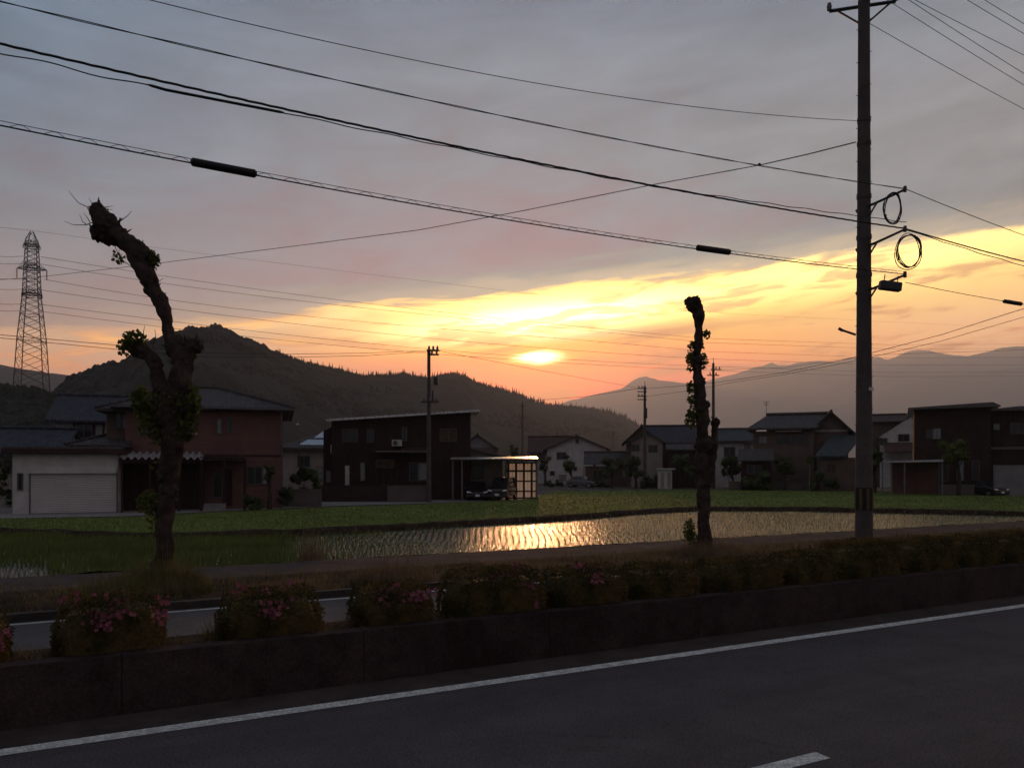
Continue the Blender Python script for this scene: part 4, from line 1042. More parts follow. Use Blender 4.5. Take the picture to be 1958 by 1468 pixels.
h.box('wall_trim', (-0.02, -0.035, h.z(872)), (W+0.02, 0.001, h.z(869)), wdark)
gutter(h, -0.7, W+0.7, -0.78, zE+0.1, W-0.1)
# corrugated lean-to carport
c = House('lean_to', 'dark open lean-to with a wavy corrugated roof edge between garage and brown house', 229, 43.5, 'lean-to', group=None, rz=20, ref=300)
mb = MB(); x0_, x1_ = c.x(228), c.x(388); n_ = 84; zt = c.z(875)
for i in range(n_+1):
    xx = x0_+(x1_-x0_)*i/n_; dz = 0.09*math.sin(i/n_*math.pi*2*12)
    for (yy, zz) in ((-0.2, 0), (2.4, 0.35)):
        mb.v += [(xx, yy, zt+dz+zz), (xx, yy, zt+dz+zz-0.03)]
for i in range(n_):
    a = i*4
    mb.f += [(a, a+4, a+6, a+2), (a+1, a+3, a+7, a+5), (a, a+1, a+5, a+4)]
mb.build('roof', paleroof, c.t, smooth=True)
c.box('back_wall', (x0_, 2.2, 0), (x1_, 2.3, zt), wdark)
for px_ in (231, 285, 340, 385): c.box('post', (c.x(px_), 0, 0), (c.x(px_)+0.1, 0.1, zt-0.12), wdark)
c.box('beam', (x0_, -0.02, zt-0.3), (x1_, 0.12, zt-0.12), wdark)
# ---- small house with sloping solar roof in between
h = House('small_house', 'small pale house with shining solar panels on its roof between the two dark houses', 536, 74.0, rz=14, ref=590)
x = h.x
h.box('wall', (0, 0, 0), (x(632), 7, h.z(858)), wcream)
mb = MB(); rz0, rz1 = h.z(858), h.z(824)
mb.prism([(-0.5, -0.7, rz0-0.1), (x(640), -0.7, rz0-0.1), (x(640), -0.7, rz0+0.12), (-0.5, -0.7, rz0+0.12)], (0, 0.8, 0.08)); mb.build('eave', tgrey, h.t)
mb = MB(); mb.prism([(-0.5, 0.1, rz0), (x(640), 0.1, rz0), (x(640), 4.5, rz1), (x(622), 4.5, rz1)], (0, 0, 0.18)); ro = mb.build('roof', tgrey, h.t)
solar = mat('solar_panel', (0.35, 0.38, 0.42), 0.12, 0.05, 1, 0.9, metal=0.6)
def onroof(px, f):
    return (x(px), 0.1+4.4*f, rz0+(rz1-rz0)*f+0.24)
for f0, f1, a, b_ in ((0.08, 0.40, 570, 638), (0.52, 0.96, 600, 638)):
    mb = MB(); p = [onroof(a, f0), onroof(b_, f0), onroof(b_, f1), onroof(a+18, f1)]; mb.prism(p, (0, 0, 0.05)); mb.build('solar_panel', solar, ro)
h.window(570, 592, 872, 892, glass); h.window(606, 626, 893, 918, curtain)
# ---- dark modern house with a single-pitch roof
brightmetal = mat('bright_metal_roof', (0.62, 0.60, 0.60), 0.28, 0.06, 0.6, 0.8, metal=0.85)
h = House('modern_house', 'dark brown modern house under one long pitched roof with a bright edge', 634, 60.0, rz=4, ref=760)
x = h.x; W = x(900)
zl, zr_ = h.z(806), h.z(788)
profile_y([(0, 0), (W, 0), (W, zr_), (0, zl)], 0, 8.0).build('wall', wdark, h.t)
sl = (zr_-zl)/W
mb = profile_y([(-0.35, zl-0.35*sl), (-0.35, zl-0.35*sl+0.16), (W+0.75, zr_+0.75*sl+0.16), (W+0.75, zr_+0.75*sl)], -0.6, 8.6)
mb.v = [(a, b_, c+(0.034*(b_+0.6))+0.0) for a, b_, c in mb.v]           # it drains slightly towards the fields
mb.build('roof', brightmetal, h.t)
profile_y([(x(612), 0), (-0.002, 0), (-0.002, h.z(812)), (x(612), h.z(822))], 1.5, 7.5).build('wing_wall', wdark, h.t)
h.window(656, 668, 822, 844, glass, bars=0); h.window(672, 683, 822, 844, glass, bars=0); h.window(703, 714, 822, 845, glass)
h.window(770, 777, 818, 842, glass, bars=0); h.window(842, 872, 820, 843, amber, bars=1)
ac = h.box('air_conditioner', (x(750), -0.35, h.z(853)), (x(769), -0.02, h.z(841)), wwhite, bevel=0.02)
mb = MB(); cx_, cz_ = x(756.5), h.z(847); mb.tube([(cx_, -0.37, cz_), (cx_, -0.345, cz_)], 0.2, 20); mb.build('fan_grille', framem, ac)
h.box('balcony_slab', (x(722), -1.1, h.z(866)), (x(822), -0.0, h.z(862)), metalroof)
h.box('balcony_wall', (x(770), -1.15, h.z(862)), (x(822), -1.05, h.z(856)), fence_d)
h.window(690, 697, 885, 918, curtain, bars=0); h.window(720, 752, 880, 893, amber, bars=0)
h.window(784, 818, 885, 918, glass, bars=1); h.window(800, 817, 886, 917, curtain, y=-0.02, bars=0, name='window')
h.box('door', (x(660), -0.05, 0.1), (x(668), 0.01, h.z(890)), wwhite)
h.window(618, 626, 900, 922, curtain, y=1.5, bars=0)
h.box('meter_box', (x(627), 1.25, h.z(866)), (x(632), 1.49, h.z(850)), wwhite)
# pale lean-to annex on its right
profile_y([(x(847), 0), (x(962), 0), (x(962), h.z(874)), (x(880), h.z(853)), (x(847), h.z(855))], 0.9, 6.5).build('annex_wall', wcream, h.t)
profile_y([(x(880), h.z(853)), (x(880), h.z(850)), (x(970), h.z(872)), (x(970), h.z(875))], 0.4, 6.9).build('annex_roof', metalroof, h.t)
h.window(870, 880, 890, 925, glass, y=0.9, bars=0); h.window(905, 925, 890, 915, glass, y=0.9)
gutter(h, x(722), x(822), -1.18, h.z(864))
# block walls in front
def lowwall(name, label, px0, px1, Y, py_top, m, cat='wall', th=0.15, cop=None, g=G):
    b = Vector((PX(px0, Y), Y, g)); t = thing(name, label, cat, b, group='low walls and fences before the houses')
    L = PX(px1, Y)-PX(px0, Y); H = PZ(py_top, Y)-g
    mb = MB(); mb.box((0, 0, 0), (L, th, H-0.05)); mb.build('panel', m, t)
    mb = MB(); mb.box((-0.02, -0.02, H-0.05), (L+0.02, th+0.02, H)); mb.build('coping', cop or m, t)
    n = max(1, int(L/2.4))
    for k in range(n+1):
        mb = MB(); xx = L*k/n; mb.box((xx-0.06, -0.04, 0), (xx+0.06, th+0.04, H+0.015)); mb.build('post', cop or m, t)
    return t
lowwall('slatted_fence', 'dark slatted fence before the left part of the modern house', 614, 739, 57.0, 927, fence_d, 'fence')
lowwall('block_wall', 'grey concrete block wall at the foot of the modern house beside the pole', 742, 820, 56.5, 928, wblock)
lowwall('block_wall', 'dark low wall between the brown house and the topiary shrub', 520, 612, 50.0, 935, wblock)
# ---- carport of the modern house
cp = House('carport', 'carport with a thin flat roof and a glowing gridded screen on its right', 868, 60.5, 'carport', group=None)
x = cp.x
mb = profile_y([(x(866), cp.z(878)), (x(866), cp.z(876.5)), (x(1027), cp.z(877)), (x(1027), cp.z(878.8))], -2.6, 1.2); mb.v = [(a, b_, c+0.05*(b_+2.6)) for a, b_, c in mb.v]; mb.build('roof', brightmetal, cp.t)
cp.box('roof_beam', (x(866), -2.55, cp.z(881)), (x(1026), -2.42, cp.z(879)), steel); cp.box('roof_beam', (x(866), 1.0, cp.z(881)), (x(1026), 1.12, cp.z(879)), steel)
for px_ in (869, 886, 1024):
    cp.box('post', (x(px_), -2.4, 0), (x(px_)+0.1, -2.3, cp.z(880)), galv)
for px_ in (869, 968, 1024):
    cp.box('post', (x(px_), 0.9, 0), (x(px_)+0.12, 1.02, cp.z(880)), steel)
poly = bpy.data.materials.new('polycarbonate'); poly.use_nodes = True; nt = poly.node_tree; b = nt.nodes['Principled BSDF']
b.inputs['Base Color'].default_value = (0.8, 0.74, 0.7, 1); b.inputs['Roughness'].default_value = 0.3
tr = nt.nodes.new('ShaderNodeBsdfTranslucent'); tr.inputs[0].default_value = (0.95, 0.93, 0.9, 1); mx = nt.nodes.new('ShaderNodeMixShader'); mx.inputs[0].default_value = 0.92
nt.links.new(b.outputs[0], mx.inputs[1]); nt.links.new(tr.outputs[0], mx.inputs[2]); nt.links.new(mx.outputs[0], nt.nodes['Material Output'].inputs[0])
scx = [(968, 970.5), (974, 985), (989, 1000), (1004, 1015), (1019, 1025.5)]; scz = [(886, 898.5), (902, 918.5), (921, 938), (940.5, 951)]
yS = 0.55; scr = cp.box('screen_rail', (x(966), yS-0.03, cp.z(886)), (x(1028), yS+0.05, cp.z(883)), steel)
for za, zb in ((898.5, 902), (918.5, 921), (938, 940.5), (951, 953.5)):
    cp.box('screen_rail', (x(966), yS-0.03, cp.z(zb)), (x(1028), yS+0.05, cp.z(za)), steel)
for xa, xb in ((966, 968), (970.5, 974), (985, 989), (1000, 1004), (1015, 1019), (1025.5, 1028)):
    cp.box('screen_mullion', (x(xa), yS-0.06, 0), (x(xb), yS+0.08, cp.z(884)), steel)
for xa, xb in scx:
    for za, zb in scz:
        mid = (xa+xb)/2
        for u, v in (((xa, xb),) if xb-xa < 7 else ((xa, mid-0.5), (mid+0.1, xb))):
            mb = MB(); mb.box((x(u), yS, cp.z(zb)), (x(v), yS+0.006, cp.z(za))); mb.build('screen_panel', poly, cp.t)
# ================================================================== CARS
carp = mat('car_paint_dark', (0.018, 0.017, 0.02), 0.2, 0.1, 1.0, 0.7); carw = mat('car_paint_grey', (0.10, 0.105, 0.12), 0.22, 0.1, 1.0, 0.7)
chrome = mat('chrome_trim', (0.5, 0.5, 0.52), 0.15, 0.05, 1, 0.8, metal=0.9)
def car(label, pos, rz, van=False, paintm=carp, L=4.3, Wd=1.7, H=1.5):
    """front faces -y"""
    t = thing('parked_car', label, 'car', pos, rz, 'parked cars')
    y = lambda f: (f-0.5)*L
    if van: body = [(0, 0.32), (0.0, 0.78), (0.03, 0.95), (0.17, 1.05), (1.0, 1.05), (1.0, 0.32)]; cab = [(0.14, 1.04), (0.30, H-0.04), (0.34, H), (0.96, H), (0.99, 1.04)]
    else: body = [(0, 0.28), (0.0, 0.62), (0.04, 0.74), (0.26, 0.90), (0.9, 0.95), (0.99, 0.86), (1.0, 0.3)]; cab = [(0.24, 0.89), (0.43, H-0.05), (0.50, H), (0.78, H-0.05), (0.95, 0.94)]
    mb = MB(); w = Wd/2
    mb.prism([(-w, y(a), z_) for a, z_ in body], (Wd, 0, 0)); bo = mb.build('body', paintm, t, smooth=True, bevel=0.07, sharp=30)
    mb = MB(); i0 = 0; n = len(cab)
    for sx in (-1, 1):
        for a, z_ in cab: mb.v.append((sx*w*(0.93-0.17*(z_-0.9)/(H-0.9)), y(a), z_))
    mb.f.append(tuple(range(n))); mb.f.append(tuple(n+k for k in range(n))[::-1])
    for k in range(n): mb.f.append((k, n+k, n+(k+1) % n, (k+1) % n))
    mb.build('cabin', paintm, t, smooth=True, bevel=0.03, sharp=30)
    a0, z0_ = cab[0]; a1, z1_ = cab[1]; fw = lambda z_: w*(0.93-0.17*(z_-0.9)/(H-0.9))
    mb = MB(); p = [Vector((-fw(z0_)*0.92, y(a0), z0_)), Vector((fw(z0_)*0.92, y(a0), z0_)), Vector((fw(z1_)*0.9, y(a1), z1_)), Vector((-fw(z1_)*0.9, y(a1), z1_))]
    up = (p[3]-p[0]); nrm = (p[1]-p[0]).cross(up).normalized(); p = [p[0]+up*0.1, p[1]+up*0.1, p[2]-up*0.06, p[3]-up*0.06]
    mb.prism([q+nrm*0.012*(1 if nrm.y < 0 else -1) for q in p], nrm*0.01*(1 if nrm.y < 0 else -1)); mb.build('windscreen', glass, t)
    for sx in (-1, 1):
        mb = MB(); q = [Vector((sx*(fw(z_)+0.006), y(a), z_)) for a, z_ in ((cab[0][0]+0.09, 0.99 if not van else 1.1), (cab[1][0]+0.05, H-0.12), (cab[-2][0]-0.02, H-0.12), (cab[-1][0]-0.08, 1.0 if not van else 1.1))]
        mb.prism(q, (sx*0.01, 0, 0)); mb.build('side_window', glass, t)
        hz_ = 0.78 if van else 0.64
        mb = MB(); mb.prism([(sx*w*0.52, y(0)-0.03, hz_-0.05), (sx*w*0.95, y(0)-0.01, hz_-0.02), (sx*w*0.97, y(0)+0.05, hz_+0.10), (sx*w*0.60, y(0)-0.02, hz_+0.05)], (0, 0.12, 0)); mb.build('headlight', lampgl, t)
        mb = MB(); mb.ball((sx*(w+0.09), y(cab[0][0])+0.12, 1.05 if van else 0.97), 0.1, 1, sq=(1.1, 0.6, 0.8)); mb.build('wing_mirror', paintm, t, smooth=True)
        for yy in (0.17, 0.82):
            mb = MB(); mb.tube([(sx*(w-0.2), y(yy), 0.31), (sx*(w+0.005), y(yy), 0.31)], 0.31, 24); wh = mb.build('wheel', rubber, t, smooth=True)
            mb = MB(); mb.tube([(sx*(w-0.05), y(yy), 0.31), (sx*(w+0.015), y(yy), 0.31)], 0.19, 14); mb.build('rim', chrome, wh)
    mb = MB(); mb.box((-w*0.5, y(0)-0.03, 0.50), (w*0.5, y(0)+0.01, 0.60)); mb.build('grille', steel, t)
    mb = MB(); mb.box((-w*0.98, y(0)-0.07, 0.27), (w*0.98, y(0)+0.1, 0.46)); mb.build('bumper', paintm, t, bevel=0.04)
    mb = MB(); mb.box((-0.165, y(0)-0.09, 0.32 if not van else 0.40), (0.165, y(0)-0.072, 0.485 if not van else 0.565)); mb.build('licence_plate', plate, t)
    return t
car('dark hatchback parked facing out in the left bay of the carport', (PX(912, 61), 60.6, G+0.012), R(4), False, carp, 4.0, 1.68, 1.48)
car('dark boxy van parked in the carport in front of the glowing screen', (PX(968, 60)-0.25, 59.9, G+0.012), R(-14), True, carp, 3.6, 1.55, 1.78)
car('small car with shining windows parked before the white gabled house', (PX(1114, 96), 97, G), R(62), False, carw, 3.8, 1.6, 1.5)
car('dark car parked beside the pale wall at the far right', (PX(1908, 66), 68.0, G), R(15), False, carp, 3.8, 1.6, 1.45)
# ================================================================== MIDDLE AND RIGHT HOUSES
h = House('low_house', 'small low gabled house just right of the modern house', 893, 105.0)
x = h.x; h.box('wall', (0, 0, 0), (x(950), 7, h.z(855)), wtan); gable_y(h, x(880), x(946), 0, 7, h.z(855), h.z(832), tgrey, 0.5, 0.4, wall=wgrey); h.window(925, 940, 868, 880, glass)
h = House('white_gabled_house', 'white two-storey house with a wide gable facing the fields', 1046, 117.0, rz=-3, ref=1100)
x = h.x; h.box('wall', (0, 0, 0), (x(1160), 9, h.z(858)), wwhite)
gable_y(h, 0, x(1160), 0, 9, h.z(858), h.z(834), tbrown, 0.6, 0.7, wall=wwhite, xc=x(1103))
h.box('wing_wall', (x(1008), 2.5, 0), (-0.002, 8.5, h.z(860)), wwhite)
gable_x(h, x(1010), x(1095), 1.8, 9.2, h.z(862), h.z(834), tbrown, 0.5, 0.2, name='wing_roof')
h.window(1065, 1082, 865, 877, glass); h.window(1101, 1106, 836, 847, glass, bars=0); h.window(1052, 1060, 901, 908, glass, bars=0); h.window(1030, 1040, 866, 880, glass, y=2.5); h.window(1070, 1082, 908, 918, curtain); h.window(1125, 1140, 868, 880, curtain)
h = House('outbuilding', 'low grey-roofed outbuilding between the white gabled house and the twin gables', 1120, 104.0, rz=-7, ref=1160)
x = h.x; h.box('wall', (0, 0, 0), (x(1198), 6, h.z(886)), wtan); gable_x(h, 0, x(1196), 0, 6, h.z(886), h.z(866), tgrey, 0.5, 0.3, wall=wtan)
h.window(1135, 1150, 900, 915, glass); h.window(1190, 1196, 898, 912, curtain, bars=0)
for a, b_, lb in ((1119, 1132, 'small carport with a shining roof before the outbuilding, left of two'), (1144, 1158, 'small carport with a shining roof before the outbuilding, right of two')):
    h = House('small_carport', lb, a, 99.0, 'carport', group='small carports by the outbuilding'); x = h.x
    h.box('roof', (-0.1, -0.4, h.z(891)), (x(b_)+0.1, 2.5, h.z(888)), paleroof)
    for px_ in (a, b_-1.5):
        for yy in (0, 2.2): h.box('post', (x(px_), yy, 0), (x(px_)+0.09, yy+0.09, h.z(891)), steel)
h = House('twin_gabled_house', 'dark tiled house with a double gable behind the slim street pole', 1197, 100.0, rz=-9, ref=1260)
x = h.x; h.box('wall', (0, 0.6, 0), (x(1338), 9, h.z(845)), wtan)
gable_x(h, x(1232), x(1334), 1.2, 9, h.z(845), h.z(813), tblueX, 0.6, 0.4, wall=wtan)
gable_y(h, x(1196), x(1258), 0.6, 8.8, h.z(843), h.z(815), tblueY, 0.5, 0.6, wall=wtan, name='gable_roof')
gable_y(h, x(1207), x(1266), -1.6, 0.5, h.z(846), h.z(828), tgrey, 0.4, 0.5, wall=wcream, name='front_gable_roof'); h.box('front_wall', (x(1207), -1.6, 0), (x(1266), 0.55, h.z(846)), wcream)
h.window(1204+4, 1222, 851, 862, glass, y=-1.6); h.window(1240, 1256, 852, 864, glass, y=-1.6)
profile_x([(-3.4, h.z(862)), (-1.6, h.z(852)), (-1.6, h.z(850)), (-3.4, h.z(860))], x(1272), x(1335)).build('porch_roof', tgrey, h.t)
h.box('porch_wall', (x(1276), -2.9, 0), (x(1333), 0.55, h.z(862)), wdark); h.window(1290, 1312, 872, 890, glass, y=-2.9)
h = House('garden_shed', 'narrow white shed with a flat pale roof standing at the field edge', 1258, 91.0, 'shed', group=None, rz=-10, ref=1270)
x = h.x; h.box('wall', (0, 0, 0), (x(1285), 2.2, h.z(897.5)), wwhite); h.box('roof', (x(1255), -0.3, h.z(897.5)), (x(1291), 2.5, h.z(895)), paleroof)
for k in (1263, 1276): h.box('door', (x(k), -0.04, 0.1), (x(k+7), 0.01, h.z(903)), wcream)
h = House('teal_roof_house', 'house with a blue-green roof and white wall right of the right pollarded tree', 1368, 97.0, rz=-15, ref=1400)
x = h.x; h.box('wall', (0, 0, 0), (x(1442), 8, h.z(842)), wwhite); gable_x(h, 0, x(1440), 0, 8, h.z(842), h.z(820), tteal, 0.6, 0.3, wall=wwhite); h.window(1385, 1405, 855, 872, glass); h.window(1424, 1434, 850, 864, curtain)
h = House('traditional_house', 'traditional house with big grey tiled roof and lower blue side roof left of the pole', 1440, 86.0, rz=-18, ref=1500)
x = h.x; h.box('wall', (0, 0, 0), (x(1556), 9, h.z(824)), wtan)
hz0, hz1 = h.z(822), h.z(792)
mb = MB(); A = [(x(1428), -0.9, hz0), (x(1560), -0.9, hz0), (x(1598), 4.6, hz1), (x(1467), 4.6, hz1)]
mb.prism(A, (0, 0, 0.2)); ro = mb.build('roof', tgrey, h.t)
mb = MB(); mb.prism([(x(1598), 4.6, hz1), (x(1467), 4.6, hz1), (x(1467), 10, hz0), (x(1598), 10, hz0)], (0, 0, 0.2)); mb.build('rear_roof', tgrey, h.t)
mb = MB(); mb.prism([(x(1428), -0.9, hz0), (x(1467), 4.6, hz1), (x(1440), 10, hz0)], (0, 0, 0.2)); mb.build('side_roof', tgrey, h.t)
mb = MB(); mb.tube([(x(1466), 4.6, hz1+0.3), (x(1600), 4.6, hz1+0.34)], 0.2, 8); mb.build('ridge_cap', tgrey, ro)
h.box('wing_wall', (x(1552), 1.0, 0), (x(1624), 8.5, h.z(822)), wtan)
gable_y(h, x(1550), x(1628), 1.0, 8.5, h.z(824), h.z(790), tgrey, 0.5, 0.7, wall=wtan, xc=x(1590), name='gable_roof')
h.box('gable_band', (x(1553), 0.9, h.z(826)), (x(1622), 0.998, h.z(822)), wcream)
h.window(1452, 1466, 834, 847, curtain); h.window(1485, 1510, 832, 847, glass); h.window(1520, 1545, 832, 847, glass)
h.box('awning', (x(1483), -0.7, h.z(826)), (x(1532), -0.01, h.z(823.5)), wcream)
profile_x([(-4.4, h.z(882)), (-1.4, h.z(860)), (-1.4, h.z(858)), (-4.4, h.z(880))], x(1412), x(1478)).build('porch_roof', tgrey, h.t)
h.box('porch_wall', (x(1418), -3.6, 0), (x(1474), -0.01, h.z(878)), wdark); h.window(1430, 1455, 890, 905, glass, y=-3.6)
mb = MB(); mb.prism([(x(1552), -5.0, h.z(876)), (x(1606), -5.0, h.z(876)), (x(1652), 0.9, h.z(834)), (x(1592), 0.9, h.z(834))], (0, 0, 0.18)); mb.build('lower_roof', tteal, h.t)
h.box('lower_wall', (x(1562), -4.4, 0), (x(1640), 0.95, h.z(876)), wtan); h.window(1575, 1590, 888, 902, amber, y=-4.4)
mb = MB(); mb.tube([(x(1466), 4.6, hz1), (x(1466), 4.6, hz1+1.9)], 0.03, 5)
for k, l in ((1.85, 0.35), (1.65, 0.3), (1.45, 0.25)): mb.tube([(x(1466)-l, 4.6, hz1+k), (x(1466)+l, 4.6, hz1+k)], 0.02, 4)
mb.build('antenna', steel, h.t)
h = House('red_roof_house', 'white-walled house with a dull red roof directly right of the utility pole', 1655, 98.0, rz=-24, ref=1700)
x = h.x; h.box('wall', (0, 3.0, 0), (x(1762), 9, h.z(802)), wtan)
gable_x(h, 0, x(1760), 3.0, 9, h.z(803), h.z(790), tbrown, 0.6, 0.4, wall=wtan)
gable_y(h, x(1678), x(1764), 0, 8, h.z(836), h.z(797), tbrown, 0.1, 0.1, wall=wwhite, xc=x(1742), th=0.08, name='gable_roof'); h.box('front_wall', (x(1684), 0, 0), (x(1762), 3.0, h.z(836)), wwhite)
h.window(1718, 1738, 831, 843, glass); h.window(1682, 1696, 838, 850, glass)
profile_x([(-2.6, h.z(866)), (0, h.z(848)), (0, h.z(846)), (-2.6, h.z(864))], x(1690), x(1760)).build('porch_roof', tbrown, h.t)
h = House('dark_flat_house', 'large dark flat-topped house at the right edge behind the round garden tree', 1748, 73.0, rz=-27, ref=1820)
x = h.x; zl = h.z(780)
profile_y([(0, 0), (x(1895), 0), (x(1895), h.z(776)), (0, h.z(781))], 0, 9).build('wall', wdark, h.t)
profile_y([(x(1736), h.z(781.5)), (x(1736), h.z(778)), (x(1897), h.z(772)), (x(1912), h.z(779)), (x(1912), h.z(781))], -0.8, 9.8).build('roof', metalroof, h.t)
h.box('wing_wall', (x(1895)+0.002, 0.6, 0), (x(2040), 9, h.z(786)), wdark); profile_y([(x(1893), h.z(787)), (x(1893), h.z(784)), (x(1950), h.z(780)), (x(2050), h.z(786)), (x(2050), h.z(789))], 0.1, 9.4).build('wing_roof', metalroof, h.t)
h.window(1785, 1798, 819, 838, curtain); h.window(1772, 1782, 822, 836, glass, bars=0); h.window(1902, 1912, 812, 822, curtain, y=0.6, bars=0); h.window(1790, 1812, 880, 920, glass); h.window(1830, 1842, 882, 918, curtain, bars=0); h.window(1860, 1872, 882, 920, glass, bars=0); h.window(1935, 1960, 812, 830, glass, y=0.6)
h.box('band', (x(1880), 0.45, h.z(860)), (x(2040), 0.598, h.z(855)), framem)
h = House('side_carport', 'carport with a pale blue-grey roof left of the dark flat-topped house', 1697, 71.0, 'carport', group=None, rz=-26, ref=1750)
x = h.x; profile_y([(x(1688), h.z(884)), (x(1688), h.z(882)), (x(1785), h.z(879)), (x(1800), h.z(879)), (x(1800), h.z(883))], -2.5, 2.2).build('roof', paleroof, h.t)
for px_ in (1686, 1703, 1727, 1797):
    h.box('post', (x(px_), -2.2, 0), (x(px_)+0.12, -2.08, h.z(883)), galv)
for px_ in (1703, 1797): h.box('post', (x(px_), 2.0, 0), (x(px_)+0.1, 2.1, h.z(883)), galv)
h.box('back_wall', (x(1703), 2.12, 0), (x(1797), 2.2, h.z(884)), wbrown)
lowwall('pale_wall', 'tall pale rendered garden wall at the right edge', 1903, 2040, 66.5, 889, wgrey)
lowwall('garden_wall', 'long low wall before the traditional house', 1395, 1640, 83.0, 920, wblock)
lowwall('garden_wall', 'low wall before the dark flat-topped house', 1800, 1900, 68.0, 926, wblock)
# ================================================================== GARDEN TREES AND SHRUBS
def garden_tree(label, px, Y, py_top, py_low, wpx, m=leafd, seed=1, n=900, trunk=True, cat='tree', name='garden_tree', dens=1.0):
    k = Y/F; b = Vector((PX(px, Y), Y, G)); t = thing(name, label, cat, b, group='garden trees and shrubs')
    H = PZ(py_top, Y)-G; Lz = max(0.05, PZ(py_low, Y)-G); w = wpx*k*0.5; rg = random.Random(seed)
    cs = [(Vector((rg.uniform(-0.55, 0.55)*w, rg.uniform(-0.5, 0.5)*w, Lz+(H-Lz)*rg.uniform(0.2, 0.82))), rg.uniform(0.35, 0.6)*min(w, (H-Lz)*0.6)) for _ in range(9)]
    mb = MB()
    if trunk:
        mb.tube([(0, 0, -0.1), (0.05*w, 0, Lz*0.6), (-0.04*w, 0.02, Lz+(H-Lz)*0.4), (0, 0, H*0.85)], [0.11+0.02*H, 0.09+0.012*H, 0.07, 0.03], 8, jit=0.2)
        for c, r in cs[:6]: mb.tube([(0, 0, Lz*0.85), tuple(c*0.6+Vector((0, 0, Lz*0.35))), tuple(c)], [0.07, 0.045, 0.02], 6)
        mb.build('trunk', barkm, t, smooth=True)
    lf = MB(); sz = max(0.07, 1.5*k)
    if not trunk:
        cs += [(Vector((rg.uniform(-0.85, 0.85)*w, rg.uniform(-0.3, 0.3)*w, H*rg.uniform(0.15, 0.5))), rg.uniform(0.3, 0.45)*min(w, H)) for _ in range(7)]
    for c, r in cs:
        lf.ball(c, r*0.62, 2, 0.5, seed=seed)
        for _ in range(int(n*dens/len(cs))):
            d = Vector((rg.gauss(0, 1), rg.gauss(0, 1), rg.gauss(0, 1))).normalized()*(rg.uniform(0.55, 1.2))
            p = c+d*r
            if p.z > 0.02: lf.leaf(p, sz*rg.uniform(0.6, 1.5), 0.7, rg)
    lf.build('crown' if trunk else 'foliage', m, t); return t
garden_tree('dark topiary shrub between the small solar-roofed house and the fields', 585, 52, 884, 940, 66, seed=2, n=1400, trunk=False, cat='shrub', name='shrub')
garden_tree('low cloud-pruned shrub before the porch of the brown house', 480, 44.5, 944, 975, 52, seed=3, n=700, trunk=False, cat='shrub', name='shrub')
garden_tree('small tree by the right corner of the brown house', 515, 45, 880, 930, 24, seed=4, n=500)
garden_tree('dark shrub at the left edge beside the garage', 6, 44, 870, 960, 38, seed=5, n=900, trunk=False, cat='shrub', name='shrub')
garden_tree('small shrub beside the right wall of the brown house', 548, 48, 925, 960, 34, seed=6, n=600, trunk=False, cat='shrub', name='shrub')
garden_tree('slim garden tree left of the white gabled house', 1042, 108, 866, 905, 30, seed=7, n=500)
garden_tree('leafy tree in front of the white gabled house wall', 1092, 100, 866, 908, 36, seed=8, n=600)
garden_tree('dark bare-topped tree right of the modern house, beyond the carport', 985, 100, 843, 885, 26, seed=9, n=380)
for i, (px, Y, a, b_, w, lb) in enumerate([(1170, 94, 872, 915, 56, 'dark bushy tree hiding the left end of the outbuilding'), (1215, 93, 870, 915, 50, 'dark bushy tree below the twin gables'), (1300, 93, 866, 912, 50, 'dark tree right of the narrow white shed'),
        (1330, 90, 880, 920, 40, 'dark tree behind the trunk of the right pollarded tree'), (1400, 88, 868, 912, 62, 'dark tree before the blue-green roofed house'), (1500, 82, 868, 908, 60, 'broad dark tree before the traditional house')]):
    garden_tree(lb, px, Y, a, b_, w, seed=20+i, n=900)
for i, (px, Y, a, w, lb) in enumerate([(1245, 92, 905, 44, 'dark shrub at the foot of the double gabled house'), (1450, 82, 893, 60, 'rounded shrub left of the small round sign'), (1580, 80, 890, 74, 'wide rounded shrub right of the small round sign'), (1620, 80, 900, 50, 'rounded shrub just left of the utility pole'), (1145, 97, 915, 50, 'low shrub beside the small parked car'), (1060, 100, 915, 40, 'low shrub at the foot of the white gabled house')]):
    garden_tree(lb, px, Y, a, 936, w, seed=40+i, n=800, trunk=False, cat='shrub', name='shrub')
garden_tree('round green garden tree before the dark flat-topped house', 1832, 67, 838, 886, 92, m=leafm, seed=60, n=2400)
garden_tree('small dark tree left of the carport with the pale roof', 1672, 75, 845, 905, 50, seed=61, n=700)
# small signpost and stay pole
h = House('signpost', 'small green round sign on a pale post left of the utility pole', 1548, 79.0, 'sign', group=None)
mb = MB(); mb.tube([(0, 0, 0), (0, 0, h.z(882))], 0.05, 8); mb.build('post', galv, h.t)
mb = MB(); mb.tube([(0, -0.1, h.z(879)), (0, -0.06, h.z(879))], 0.42, 20); mb.build('sign_disc', leafd, h.t)
h = House('stay_pole', 'pale leaning stay pole right of the right pollarded tree', 1400, 84.0, 'pole', group=None)
mb = MB(); mb.tube([(0, 0, 0), (h.x(1388), 0, h.z(897))], 0.06, 8); mb.build('shaft', galv, h.t)
